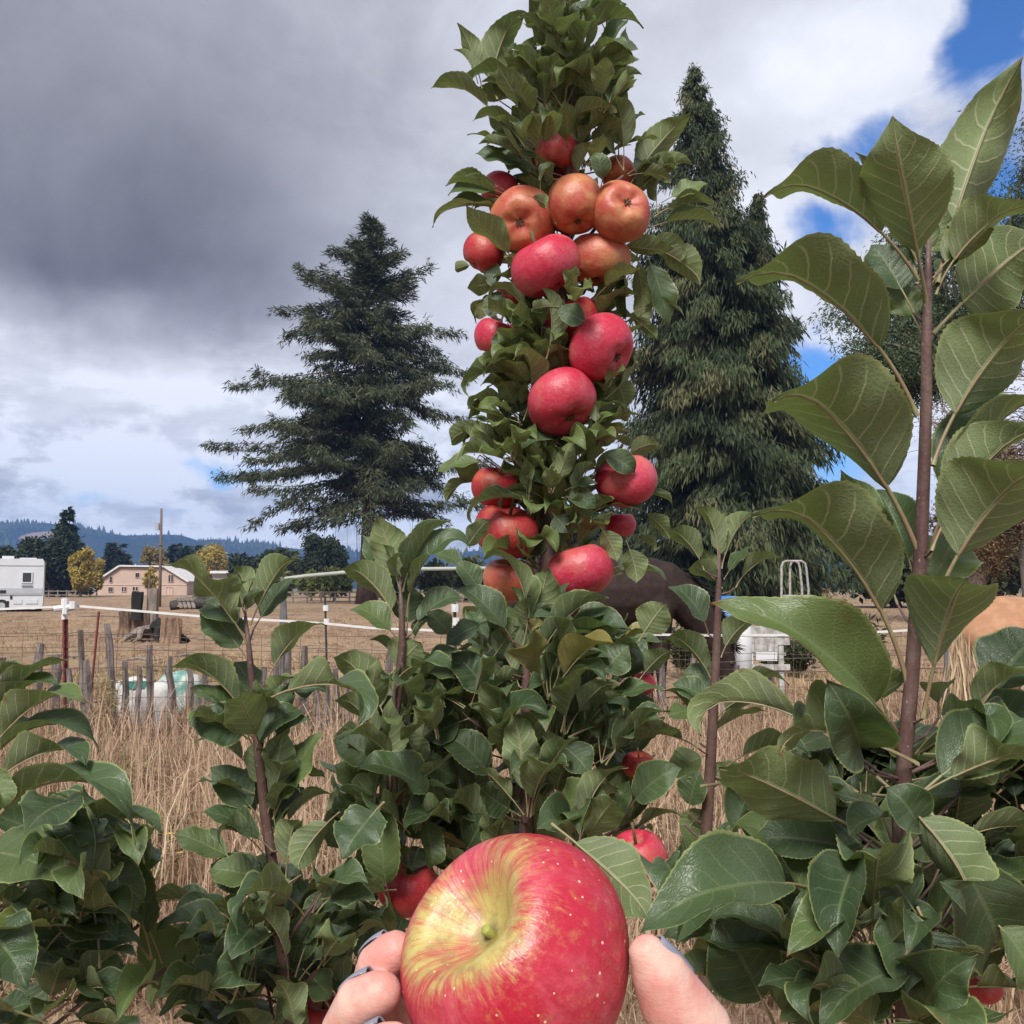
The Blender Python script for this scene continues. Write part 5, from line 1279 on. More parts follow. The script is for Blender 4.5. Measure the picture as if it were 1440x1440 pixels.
# ------------------------------------------------------------------ columnar tree
def columnar():
    random.seed(101)
    root = thing('apple_tree', 'tall columnar apple tree loaded with pink and orange apples', 'tree', (P(765, 1100, DC).x, P(765, 1100, DC).y, 0), 'apple trees in the nursery row')
    tw = MB(); l = [(812, -60), (811, 0), (805, 100), (800, 250), (792, 420), (783, 560), (775, 700), (768, 830), (765, 1000)]
    pts = stem_pts(DC, l) ; b0 = pts[-1].copy(); b0.z = -.05; pts.append(b0)
    rad = [.0018, .0026, .0036, .005, .0065, .0078, .009, .0105, .0125, .014]
    tw.tube(pts, rad, 10, jit=.06)
    ys = [q[1] for q in l]
    axis = lambda py: P(np.interp(py, ys, [q[0] for q in l]), py, DC)
    def H(*a): hand_leaf(root, DC, *a); (len(a) < 8 or a[7] > -.025) and spur(tw, pts, P(a[0], a[1], DC+(a[7] if len(a) > 7 else 0)), .0008)
    # leaves measured on the photograph: base x,y  tip x,y  width  face  variant  depth offsets
    for a in [
        (678, 125, 643, 32, 30, 150, 0), (672, 118, 638, 70, 14, 120, 3), (700, 170, 606, 124, 40, 115, 1), (700, 140, 740, 18, 48, 150, 4), (790, 70, 745, -12, 60, 165, 9), (800, 55, 905, 40, 52, 120, 1),
        (812, 20, 880, 8, 34, 110, 6), (812, 10, 760, -25, 40, 150, 0), (815, 0, 850, -20, 34, 150, 2), (715, 130, 755, 65, 45, 160, 2), (735, 160, 705, 65, 52, 170, 0), (765, 170, 810, 105, 42, 165, 3), (770, 190, 735, 95, 50, 160, 9),
        (830, 125, 878, 80, 45, 150, 0), (850, 135, 903, 105, 26, 120, 3), (870, 222, 880, 130, 46, 160, 0), (885, 262, 972, 160, 48, 165, 1), (905, 262, 975, 232, 30, 110, 3), (840, 190, 800, 118, 48, 160, 5), (850, 170, 840, 100, 40, 150, 2),
        (745, 200, 665, 170, 36, 100, 1), (725, 215, 657, 190, 30, 95, 0), (755, 238, 668, 216, 40, 55, 2), (760, 250, 700, 225, 34, 40, 6), (712, 195, 690, 155, 34, 160, 8), (745, 232, 760, 185, 34, 160, 9), (790, 185, 800, 130, 40, 165, 0),
        (700, 262, 652, 248, 22, 80, 7), (715, 275, 630, 275, 34, 40, 1), (722, 300, 608, 320, 36, 75, 1), (715, 288, 627, 262, 30, 60, 3), (845, 262, 833, 218, 30, 30, 4, -.06, -.07), (760, 268, 782, 235, 16, 70, 8, -.06, -.06),
        (742, 275, 768, 292, 30, 140, 9, -.07, -.07), (920, 305, 1012, 300, 42, 110, 1), (915, 320, 1010, 322, 30, 60, 3), (925, 300, 935, 215, 30, 150, 3), (930, 285, 995, 258, 34, 50, 2), (910, 345, 985, 400, 50, 150, 1), (900, 345, 960, 365, 40, 150, 4),
        (905, 350, 938, 460, 42, 30, 0), (893, 345, 902, 460, 34, 150, 2), (885, 360, 880, 450, 26, 20, 3), (890, 440, 963, 448, 26, 100, 1), (880, 440, 925, 478, 24, 140, 2), (868, 525, 893, 490, 34, 150, 0), (860, 520, 880, 575, 40, 160, 0),
        (665, 320, 680, 365, 22, 170, 6), (700, 400, 657, 405, 34, 150, 2), (712, 390, 680, 385, 34, 20, 0), (725, 365, 742, 400, 30, 150, 9, -.07, -.07), (745, 398, 728, 370, 16, 120, 8, -.07, -.07), (665, 372, 640, 380, 28, 160, 3),
        (715, 440, 680, 420, 40, 20, 2), (690, 445, 668, 430, 30, 165, 0), (832, 458, 783, 436, 34, 25, 0, -.07, -.075), (787, 432, 748, 438, 26, 140, 9, -.07, -.08), (768, 505, 756, 400, 10, 110, 3, -.06, -.08),
        (775, 520, 720, 485, 36, 100, 4, -.03, -.05), (755, 520, 808, 505, 36, 100, 4, -.04, -.06), (740, 515, 680, 530, 40, 90, 1, -.02, -.06), (750, 535, 660, 560, 36, 105, 8, -.02, -.05), (728, 480, 692, 490, 34, 60, 3, -.03, -.05),
        (765, 555, 700, 590, 44, 50, 0, .0, .0), (690, 555, 660, 590, 34, 120, 2), (686, 600, 636, 625, 34, 150, 4), (680, 640, 645, 600, 22, 150, 3), (675, 640, 650, 680, 36, 160, 0), (690, 590, 668, 640, 22, 130, 9), (690, 650, 614, 665, 36, 60, 0), (680, 670, 628, 708, 28, 120, 1),
        (760, 640, 682, 620, 34, 100, 1), (765, 650, 695, 635, 32, 30, 3), (790, 630, 735, 632, 34, 60, 4, -.04, -.06), (810, 615, 880, 580, 30, 105, 8, -.05, -.05), (830, 610, 900, 585, 36, 120, 6, -.03, -.05), (840, 600, 845, 565, 22, 150, 8, -.07, -.07),
        (840, 635, 893, 665, 36, 20, 1, -.05, -.06), (880, 645, 925, 628, 30, 150, 4), (800, 640, 780, 665, 22, 160, 9, -.05, -.06), (810, 665, 775, 672, 20, 120, 8, -.05, -.06), (800, 700, 845, 655, 28, 100, 3, -.05, -.06), (795, 690, 840, 680, 26, 60, 0, -.05, -.07),
        (775, 690, 740, 670, 30, 40, 3, -.05, -.06), (790, 700, 838, 715, 32, 35, 1, -.05, -.07), (770, 705, 705, 715, 32, 110, 4, -.04, -.06), (790, 715, 830, 735, 24, 140, 9, -.05, -.07), (775, 720, 800, 750, 34, 20, 2, -.05, -.06), (760, 710, 720, 690, 34, 60, 0, -.04, -.05),
        (755, 712, 664, 738, 28, 75, 8, -.05, -.08), (835, 720, 905, 720, 30, 60, 1, -.02, -.03), (840, 735, 868, 790, 34, 150, 0, -.07, -.07), (880, 760, 895, 820, 40, 150, 0, -.05, -.05), (900, 715, 942, 760, 34, 130, 0), (890, 760, 920, 775, 24, 120, 4), (905, 695, 945, 710, 24, 60, 3),
        (855, 815, 938, 820, 34, 95, 1, -.02, -.03), (860, 800, 900, 790, 30, 30, 0), (765, 740, 800, 725, 30, 40, 2), (752, 790, 765, 750, 28, 25, 0), (745, 690, 770, 660, 30, 40, 3, -.03, -.04),
    ]: H(*a)
    # the rest of the spurs
    prof = [(-60, 50, 45), (0, 75, 70), (60, 120, 85), (120, 150, 90), (180, 125, 120), (250, 140, 160), (320, 150, 190), (380, 140, 160), (450, 125, 140), (520, 115, 100), (600, 135, 110), (680, 140, 135), (760, 105, 145), (830, 80, 120)]
    py_ = [q[0] for q in prof]
    def keep(px, py, d):
        ax = np.interp(py, ys, [q[0] for q in l]); lo = np.interp(py, py_, [q[1] for q in prof]); hi = np.interp(py, py_, [q[2] for q in prof])
        if 700 < px < 745 and 560 < py < 605: return False
        return ax-lo < px < ax+hi
    n = 0; py = -40.; i = 0
    while n < 900 and py < 850:
        A = axis(py); a = i*2.4+random.gauss(0, .4); out = Vector((math.cos(a), math.sin(a)-.25, .1))
        w = .55*(np.interp(py, py_, [(q[1]+q[2])/2 for q in prof]))*DC/1440
        Cn = A + out*w*random.uniform(.02, 1.1 if py > 380 else .95) + Vector((0, .012, .02))
        if py < 45 or (py < 130 and i % 5 > 1): py += 6.6; i += 1; continue
        n += rosette(root, tw if i % 5 == 0 else None, A, Cn, out, 5, .086 if py < 430 else .078, (.44, .56), keep=keep); py += 6.6 if py < 380 else 4.3; i += 1
    print('columnar', n)
    tw.build('trunk', STEM, root, True)
columnar()

# ------------------------------------------------------------------ big-leaved sapling at the right
def right_sapling():
    random.seed(202); D = .66
    root = thing('apple_tree', 'young apple sapling at right with very large leaves and a thick purple stem', 'tree', (P(1270, 1100, D).x, P(1270, 1100, D).y, 0), 'apple trees in the nursery row')
    tw = MB(); l = [(1306, 335), (1305, 400), (1303, 480), (1303, 560), (1300, 640), (1296, 760), (1290, 850), (1281, 960), (1272, 1060), (1266, 1150), (1270, 1300), (1275, 1440)]
    pts = stem_pts(D, l); b0 = pts[-1].copy(); b0.z = -.05; pts.append(b0)
    tw.tube(pts, [.0012, .0027, .0034, .0036, .0040, .0042, .0045, .0046, .0049, .0054, .006, .007, .010], 12, jit=.08)
    def H(*a):
        a = list(a); a[4] *= 1.02; a[6] += 12; hand_leaf(root, D, *a); spur(tw, pts, P(a[0], a[1], D+(a[7] if len(a) > 7 else 0)))
    for a in [
        (1304, 430, 1255, 163, 128, 172, 10, .0, -.06), (1318, 400, 1438, 82, 118, 168, 9, .0, .03), (1292, 395, 1076, 278, 120, 122, 1, 0, -.02), (1290, 585, 1036, 400, 150, 118, 1, 0, -.03), (1296, 790, 1088, 566, 190, 140, 1, 0, -.06), (1278, 970, 1058, 728, 165, 122, 1, 0, -.04),
        (1262, 1058, 1000, 850, 104, 34, 1, 0, -.05), (1312, 655, 1475, 440, 140, 150, 1, 0, -.03), (1306, 785, 1480, 560, 120, 60, 3, .02, .02), (1310, 775, 1470, 600, 95, 130, 3, -.01, -.03), (1312, 860, 1490, 660, 165, 140, 1, -.01, -.06), (1316, 415, 1455, 290, 90, 130, 1, 0, -.02), (1312, 470, 1470, 330, 130, 150, 2, .02, .03),
        (1285, 440, 1225, 345, 70, 30, 2, .02, .04), (1290, 400, 1203, 215, 62, 150, 3, .02, .05), (1298, 1010, 1360, 818, 150, 165, 3, -.01, -.07), (1205, 1062, 1162, 955, 110, 15, 9, -.01, -.08), (1292, 1075, 1095, 1062, 70, 110, 6, -.01, -.09), (1250, 1195, 1012, 1082, 120, 150, 2, -.01, -.06), (1190, 1060, 985, 1036, 70, 105, 8, .0, .03),
        (1268, 1140, 1445, 1010, 110, 20, 0, 0, .02), (1290, 1120, 1470, 1065, 90, 130, 6, -.01, -.04), (1232, 1092, 1322, 1240, 105, 150, 8, -.01, -.09), (1285, 1110, 1372, 1300, 125, 15, 4, .0, .03), (1228, 1180, 1180, 1346, 92, 25, 9, -.01, -.09), (1255, 1225, 1274, 1398, 80, 15, 2, -.01, -.05), (1225, 1205, 1062, 1182, 95, 25, 3, .02, .02),
        (1160, 1262, 903, 1312, 120, 32, 1, -.01, -.08), (1095, 1455, 1008, 1290, 115, 15, 2, 0, .01), (1190, 1300, 1110, 1440, 110, 15, 0, .03, .03), (1190, 1230, 1152, 1345, 85, 20, 9, .01, .0), (1310, 1370, 1155, 1450, 95, 35, 1, -.01, -.06), (1290, 1450, 1375, 1342, 90, 30, 6, -.01, -.08), (1370, 1270, 1450, 1395, 90, 40, 1, 0, -.02), (1330, 1200, 1470, 1185, 70, 100, 1, 0, 0), (1340, 1270, 1480, 1225, 80, 60, 0, .03, .03),
        (1370, 1010, 1470, 890, 110, 30, 0, .04, .05), (1350, 1040, 1470, 950, 80, 110, 1, .02, .0), (1300, 850, 1345, 760, 100, 15, 6, .05, .07), (1290, 835, 1232, 690, 70, 20, 3, .04, .06), (1262, 850, 1182, 662, 66, 160, 2, .03, .03), (1250, 1010, 1215, 940, 90, 160, 0, .02, .0), (1320, 1010, 1330, 960, 60, 150, 3, .02, .0), (1180, 1290, 1090, 1215, 80, 20, 2, .05, .06),
        (1245, 1105, 1328, 1238, 100, 150, 8, -.02, -.07), (1300, 1185, 1246, 1108, 84, 30, 9, -.02, -.03), (1296, 1300, 1238, 1215, 86, 25, 2, -.02, -.03), (1290, 1275, 1335, 1395, 84, 20, 0, -.02, -.04), (1262, 1330, 1225, 1440, 84, 25, 6, -.02, -.04), (1280, 1400, 1330, 1320, 76, 30, 0, -.02, -.02), (1275, 1150, 1195, 1175, 70, 60, 3, -.02, -.03),
        (1312, 392, 1398, 322, 66, 150, 3, .0, .0), (1304, 380, 1332, 292, 54, 160, 2, .03, .03), (1300, 395, 1252, 318, 52, 150, 3, .02, .02), (1308, 372, 1288, 300, 40, 150, 9, .01, .01), (1310, 400, 1352, 360, 44, 60, 0, .02, .02), (1296, 470, 1250, 400, 60, 30, 6, .03, .04),
        (1140, 1310, 1050, 1300, 80, 60, 0, .06, .06), (1110, 1290, 1000, 1370, 80, 30, 2, .06, .05), (1290, 1240, 1250, 1110, 90, 30, 2, .05, .06), (1340, 1180, 1270, 1200, 60, 30, 0, .05, .05), (1390, 1420, 1300, 1440, 70, 40, 0, .05, .04), (1420, 1130, 1350, 1105, 60, 60, 3, .04, .05),
        (1240, 1140, 1120, 1115, 70, 60, 0, .04, .05), (1230, 1215, 1150, 1150, 90, 40, 11, .05, .06), (1160, 1330, 1100, 1420, 60, 30, 3, .02, .0), (1230, 1380, 1300, 1300, 90, 40, 2, .06, .06), (1330, 1330, 1400, 1260, 90, 30, 0, .07, .08),
    ]: H(*a)
    def keep(px, py, d):
        if py < 1050 and px < 1380: return False
        if 1395 < px and 1100 < py < 1160: return False
        return px > 930 + max(0, (1250-py))*.9 and py > 1010
    n = 0
    for q in range(110):
        A = P(np.interp(1060+q*3.8, [1060, 1440], [1272, 1275]), 1085+q*3.8, D+.0)
        a = q*2.4; front = q % 8 == 0 and q > 60; out = Vector((math.cos(a)*.9, (abs(math.sin(a))*.8+.1)*(-.8 if front else 1), .1)).normalized()
        Cn = A+out*(random.uniform(.02, .06) if front else random.uniform(.04, .19))+Vector((0, .0 if front else .06, 0)); n += rosette(root, tw if q % 9 == 0 else None, A-Vector((0, 0, .05)), Cn, out, 4, .105, (.40, .52), up=.3, keep=keep, tr=.0010)
    print('right', n)
    tw.build('trunk', STEM, root, True)
right_sapling()

# ------------------------------------------------------------------ left shoot, left edge tree, central trees
def left_shoot():
    random.seed(303); D = .82
    root = thing('apple_tree', 'slender apple shoot at left with wavy leaves in front of the stake fence', 'tree', (P(385, 1300, D).x, P(385, 1300, D).y, 0), 'apple trees in the nursery row')
    tw = MB(); l = [(345, 862), (350, 910), (358, 1000), (364, 1060), (372, 1140), (382, 1205), (395, 1300), (405, 1440)]
    pts = stem_pts(D, l); b0 = pts[-1].copy(); b0.z = -.05; pts.append(b0)
    tw.tube(pts, [.0009, .0022, .0034, .0038, .0040, .0043, .005, .006, .009], 10, jit=.05)
    def H(*a): hand_leaf(root, D, *a); spur(tw, pts, P(a[0], a[1], D+(a[7] if len(a) > 7 else 0)))
    for a in [
        (349, 908, 230, 793, 66, 112, 6, 0, -.04), (352, 880, 412, 788, 58, 150, 3, 0, -.02), (356, 886, 414, 812, 54, 55, 2, .02, .03), (345, 895, 288, 848, 54, 30, 5, .0, .02), (343, 875, 325, 795, 50, 130, 9, .02, .03), (350, 930, 286, 855, 62, 18, 6, .01, .02),
        (374, 962, 460, 880, 58, 125, 1), (355, 1030, 238, 940, 64, 115, 1, 0, -.03), (362, 992, 502, 1022, 60, 105, 8, 0, -.05), (360, 1037, 264, 1015, 66, 28, 0, 0, -.03), (360, 1062, 428, 1003, 44, 40, 4), (384, 1152, 456, 1028, 62, 50, 2), (366, 1152, 296, 1078, 54, 20, 0), (378, 1182, 428, 1108, 60, 30, 3, .02, .03),
        (383, 1197, 283, 1142, 62, 60, 0, -.01, -.03), (340, 1215, 243, 1173, 50, 40, 2, .02, .02), (378, 1240, 293, 1225, 55, 35, 0), (402, 1235, 422, 1155, 50, 150, 9, -.02, -.03), (478, 1142, 420, 1225, 52, 150, 1, -.02, -.04), (540, 1128, 482, 1208, 72, 20, 6, 0, -.05),
        (285, 1425, 198, 1298, 78, 12, 0, .0, .01), (275, 1395, 256, 1298, 52, 12, 3, .03, .04), (380, 1310, 280, 1408, 84, 40, 6, -.02, -.06), (345, 1245, 300, 1215, 50, 30, 2, .03, .03), (412, 1335, 462, 1278, 48, 35, 0), (425, 1362, 465, 1405, 55, 40, 2), (372, 1400, 285, 1445, 80, 40, 1), (385, 1255, 296, 1215, 64, 25, 2, .02, .03),
        (425, 1230, 368, 1282, 60, 150, 5, -.03, -.05), (455, 1270, 412, 1352, 55, 25, 0), (350, 1260, 378, 1200, 50, 25, 2, .03, .04), (372, 1010, 420, 960, 46, 60, 2, .03, .04), (365, 985, 330, 930, 46, 30, 2, .03, .04), (372, 1005, 400, 1040, 40, 150, 3),
        (395, 1350, 330, 1330, 60, 40, 0, .03, .03), (400, 1390, 460, 1340, 60, 30, 2, .03, .03), (330, 1330, 355, 1290, 50, 30, 0, .04, .04), (470, 1300, 500, 1240, 50, 40, 1, .02, .02),
    ]: H(*a)
    keep = lambda px, py, d: py > 1235 and 205 < px < 560 and not (px < 340 and py < 1290) and not (480 < px and py > 1330)
    n = 0
    for q in range(60):
        A = P(400, 1265+q*4.6, D); a = q*2.4; front = q % 3 == 0; out = Vector((math.cos(a), math.sin(a)*-.6 if front else abs(math.sin(a))*.8, .1)).normalized()
        n += rosette(root, tw if q % 7 == 0 else None, A-Vector((0, 0, .04)), A+out*(random.uniform(.015, .05) if front else random.uniform(.03, .10))+Vector((0, -.01 if front else .04, 0)), out, 4, .085, (.40, .52), up=.3, keep=keep, tr=.0016)
    for q in range(5): H(345, 866, 345+int(28*math.cos(q*2.4)), 830-6*q, 24, 60+25*q, 3+q % 2*6, .0, .02*math.sin(q*2.4))
    keep2 = lambda px, py, d: 255 < px < 480 and 950 < py < 1260
    for q in range(16):
        y = 985+q*15; A = P(np.interp(y, [900, 1060, 1205], [350, 364, 382]), y, D); a = q*2.4; out = Vector((math.cos(a), math.sin(a)*.6+.3, .3)).normalized()
        rosette(root, None, A, A+out*.004, out, 2, .080, (.46, .58), up=.5, keep=keep2)
    tw.build('trunk', STEM, root, True)
left_shoot()
def left_edge():
    random.seed(404); D = .70
    root = thing('apple_tree', 'leafy apple sapling cut off by the left edge with long drooping leaves', 'tree', (P(-40, 1300, D).x, P(-40, 1300, D).y, 0), 'apple trees in the nursery row')
    tw = MB(); l = [(-30, 930), (-32, 1100), (-36, 1250), (-40, 1440)]
    pts = stem_pts(D, l); b0 = pts[-1].copy(); b0.z = -.05; pts.append(b0); tw.tube(pts, [.003, .005, .006, .007, .010], 10, jit=.05)
    def H(*a): hand_leaf(root, D, *a); spur(tw, pts, P(a[0], a[1], D+(a[7] if len(a) > 7 else 0)))
    for a in [
        (-30, 1010, 97, 928, 48, 112, 0), (-30, 1035, 86, 965, 42, 100, 1), (-25, 1075, 118, 990, 60, 115, 1, 0, -.02), (-20, 1090, 138, 1058, 56, 70, 4, .01, .0), (-30, 1120, 122, 1080, 62, 112, 1, 0, -.03), (-30, 1195, 188, 1188, 72, 75, 4, 0, -.05), (-40, 1200, 98, 1242, 100, 30, 0, 0, -.07),
        (60, 1195, 163, 1285, 84, 15, 0, .02, .0), (110, 1195, 194, 1282, 60, 20, 1, .03, .02), (-20, 1285, 110, 1292, 50, 60, 6, -.02, -.05), (70, 1262, 165, 1322, 76, 25, 2, .02, .0), (-40, 1280, 38, 1392, 88, 20, 6, -.04, -.08), (95, 1410, 192, 1345, 50, 110, 1), (60, 1322, 198, 1322, 60, 30, 0, .03, .02),
        (80, 1192, 228, 1176, 40, 100, 1, .03, .02), (25, 1160, 90, 1172, 60, 30, 2, .03, .03), (60, 1180, 105, 1130, 60, 40, 0, .03, .04), (90, 1415, 165, 1400, 50, 60, 0), (-20, 1440, 45, 1412, 60, 50, 0), (130, 1200, 150, 1165, 50, 150, 2, .03, .04), (-30, 1050, 40, 1010, 50, 40, 2, .03, .04), (-30, 1130, 60, 1130, 60, 40, 0, .04, .04),
        (30, 1350, 120, 1370, 70, 30, 2, .03, .03), (60, 1300, 150, 1350, 70, 25, 0, .05, .05), (100, 1350, 180, 1390, 60, 30, 2, .05, .05), (-20, 980, 30, 935, 40, 100, 3), (20, 1260, 80, 1320, 80, 20, 2, .03, .02), (0, 1390, 60, 1440, 70, 20, 0, .02, .0), (-20, 1000, 40, 985, 36, 110, 3, .02, .02), (-25, 1080, 8, 1140, 50, 20, 9, -.02, -.04),
    ]: H(*a)
    keep = lambda px, py, d: py > 1130 and px < 205 and not (px > 150 and 1100 < py < 1170)
    for q in range(64):
        A = P(-38, 1140+q*5.2, D); a = random.uniform(-.6, 1.4); out = Vector((math.cos(a), math.sin(a), .1)).normalized()
        rosette(root, tw if q % 9 == 0 else None, A-Vector((0, 0, .04)), A+out*random.uniform(.03, .13)+Vector((0, .03, 0)), out, 4, .098, (.40, .52), up=.3, keep=keep, tr=.0016)
    tw.build('trunk', STEM, root, True)
left_edge()
def mid_shoot():
    random.seed(505); D = .94
    root = thing('apple_tree', 'young apple shoot left of centre with pale upright top leaves', 'tree', (P(548, 1250, D).x, P(548, 1250, D).y, 0), 'apple trees in the nursery row')
    tw = MB(); l = [(562, 815), (565, 860), (566, 905), (560, 970), (550, 1040), (552, 1150), (560, 1300)]
    pts = stem_pts(D, l); b0 = pts[-1].copy(); b0.z = -.05; pts.append(b0); tw.tube(pts, [.0009, .0024, .0036, .0042, .0046, .0055, .0065, .009], 10, jit=.05)
    def H(*a): hand_leaf(root, D, *a); spur(tw, pts, P(a[0], a[1], D+(a[7] if len(a) > 7 else 0)))
    for a in [
        (563, 835, 530, 726, 56, 165, 0), (560, 850, 510, 752, 44, 35, 2, .02, .03), (567, 832, 634, 733, 32, 60, 3), (573, 868, 662, 770, 52, 70, 8), (560, 882, 480, 800, 58, 132, 1), (560, 902, 492, 858, 52, 45, 1), (572, 890, 580, 825, 56, 20, 2, .02, .03), (578, 892, 652, 842, 56, 60, 1), (580, 905, 610, 870, 40, 60, 3, .02, .02), (545, 1022, 468, 924, 60, 142, 1), (552, 1016, 602, 918, 70, 162, 3),
        (548, 950, 592, 903, 66, 165, 2), (563, 1022, 664, 908, 48, 60, 5, .02, .02), (540, 1052, 470, 985, 50, 130, 1), (548, 1078, 468, 1040, 58, 25, 0), (612, 1132, 503, 1085, 62, 35, 8, -.01, -.04), (530, 1120, 470, 1075, 55, 40, 2, .02, .02), (560, 1050, 530, 975, 56, 30, 2, .03, .04), (595, 1138, 606, 1222, 48, 15, 9, -.01, -.03), (555, 1020, 590, 1080, 56, 150, 9), (560, 935, 520, 900, 44, 110, 3, .02, .02),
        (570, 940, 640, 955, 50, 60, 0, .02, .02), (540, 1110, 600, 1180, 60, 30, 0, .03, .03), (510, 1130, 460, 1190, 60, 20, 2, .02, .02), (500, 1160, 470, 1120, 50, 30, 0, .03, .03), (560, 1190, 520, 1260, 60, 25, 0, .03, .02), (560, 1160, 530, 1120, 50, 40, 0, .03, .02), (585, 1060, 640, 1100, 50, 30, 0, .03, .03),
    ]: H(*a)
    keep = lambda px, py, d: 925 < py < 1330 and (495 if py < 1030 else 465) < px < 640 and not (520 < px < 600 and 1215 < py < 1290) and not (440 < px < 520 and 1180 < py < 1260)
    for q in range(40):
        A = P(556, 935+q*9.2, D); a = q*2.4; front = q % 2 == 0; out = Vector((math.cos(a), math.sin(a)*.7 if front else abs(math.sin(a))*.8, .15)).normalized()
        rosette(root, tw if q % 9 == 0 else None, A-Vector((0, 0, .04)), A+out*(random.uniform(.004, .04) if front else random.uniform(.02, .09))+Vector((0, -.008 if front else .03, 0)), out, 3, .085, (.40, .52), up=.35, keep=keep, tr=.0016)
    for q in range(5): H(564, 822, 564+int(26*math.cos(q*2.4)), 790-6*q, 20, 60+25*q, 3+q % 2*6, .0, .02*math.sin(q*2.4))
    tw.build('trunk', STEM, root, True)
mid_shoot()
def centre():
    random.seed(606); D = .97
    root = thing('apple_tree', 'bushy low apple sapling in the centre behind the hand-held apple', 'tree', (P(740, 1300, D).x, P(740, 1300, D).y, 0), 'apple trees in the nursery row')
    tw = MB(); l = [(748, 890), (741, 930), (740, 1000), (740, 1090), (738, 1180), (740, 1330)]
    pts = stem_pts(D, l); b0 = pts[-1].copy(); b0.z = -.05; pts.append(b0); tw.tube(pts, [.0012, .004, .0056, .006, .0065, .007, .010], 10, jit=.05)
    def H(*a): hand_leaf(root, D, *a); spur(tw, pts, P(a[0], a[1], D+(a[7] if len(a) > 7 else 0)))
    for a in [
        (750, 910, 772, 798, 58, 170, 0), (735, 908, 678, 788, 42, 70, 8), (737, 928, 688, 880, 60, 140, 1), (752, 938, 856, 842, 46, 75, 3), (730, 965, 688, 903, 40, 140, 9), (722, 905, 638, 828, 48, 35, 1), (690, 872, 626, 908, 50, 55, 2), (700, 992, 634, 918, 60, 30, 0), (755, 995, 850, 918, 50, 55, 3), (816, 1030, 876, 973, 66, 135, 2), (830, 1055, 884, 1005, 58, 20, 2), (660, 1012, 612, 978, 36, 30, 3), (712, 1062, 648, 972, 64, 145, 1),
        (735, 1015, 738, 968, 46, 160, 0), (692, 1108, 622, 1042, 56, 30, 4), (722, 1095, 690, 1048, 40, 145, 9, -.02, -.05), (730, 1097, 752, 1045, 34, 140, 3, -.02, -.04), (752, 1098, 788, 1058, 44, 50, 1), (732, 1148, 676, 1108, 50, 15, 7, -.04, -.08), (770, 1134, 858, 1122, 56, 25, 6, -.02, -.05), (745, 1150, 776, 1135, 30, 150, 8, -.03, -.05), (652, 1205, 690, 1142, 54, 25, 2, -.02, -.04), (695, 1190, 715, 1150, 40, 150, 2, -.02, -.03),
        (898, 902, 938, 848, 56, 155, 2), (842, 955, 884, 908, 56, 25, 2), (900, 955, 945, 915, 44, 130, 0), (875, 1050, 962, 1030, 46, 100, 2, -.02, -.04), (888, 1135, 958, 1080, 58, 25, 1, -.02, -.05), (868, 1165, 886, 1098, 40, 40, 0), (870, 1010, 920, 985, 50, 30, 0), (775, 1158, 912, 1292, 92, 155, 0, -.20, -.26), (885, 1182, 960, 1150, 40, 100, 1), (800, 1195, 770, 1165, 40, 150, 8, -.05, -.06),
        (760, 975, 800, 905, 52, 150, 3, -.01, .0), (790, 960, 850, 880, 50, 60, 0, .02, .02), (720, 960, 680, 860, 50, 60, 0, .02, .02), (770, 870, 800, 820, 40, 60, 2, .03, .03), (680, 840, 640, 790, 40, 40, 0, .02, .02), (640, 900, 600, 860, 44, 40, 2, .02, .02), (690, 930, 730, 880, 44, 150, 2), (800, 900, 860, 860, 44, 60, 1, .02, .02), (830, 930, 870, 880, 44, 140, 1, .02, .02),
        (650, 780, 690, 730, 40, 130, 2, .04, .05), (660, 800, 610, 780, 40, 60, 0, .03, .03), (860, 900, 910, 930, 40, 60, 0, .03, .03), (640, 960, 610, 1010, 50, 30, 0, .0, .0), (660, 1010, 600, 1040, 56, 40, 2), (780, 1040, 830, 1090, 56, 30, 0, -.01, -.03), (700, 1140, 650, 1180, 56, 25, 0, -.01, -.02),
        (575, 1205, 545, 1240, 50, 20, 0, -.02, -.04), (590, 1190, 580, 1225, 40, 25, 2, -.03, -.05), (930, 1010, 975, 1000, 50, 60, 2, .02, .02),
    ]: H(*a)
    for q in range(5): H(748, 895, 748+int(30*math.cos(q*2.4)), 850-6*q, 24, 60+25*q, 3+q % 2*6, .0, .02*math.sin(q*2.4))
    def keep(px, py, d):
        if py < 860: return False
        if px < 640 and 860 < py < 960: return False
        if 930 < px and py > 1040: return False
        if px > 870 and 1150 < py < 1165: return False
        return 560 < px < 955 and py < 1360
    n = 0
    for q in range(64):
        A = P(740, 950+q*6.0, D); a = q*2.4; front = q > 9 and q % 2 == 0; out = Vector((math.cos(a), math.sin(a)*.7 if front else abs(math.sin(a))*.9, .15)).normalized()
        w = np.interp(950+q*6.0, [900, 960, 1050, 1300], [.035, .09, .125, .12])
        n += rosette(root, tw if q % 14 == 0 else None, A, A+out*w*random.uniform(.2, .95)+Vector((0, -.005 if front else .05, .01)), out, 5, .092, (.40, .52), up=.5, keep=keep, tr=.0018)
    print('centre', n)
    tw.build('trunk', STEM, root, True)
centre()
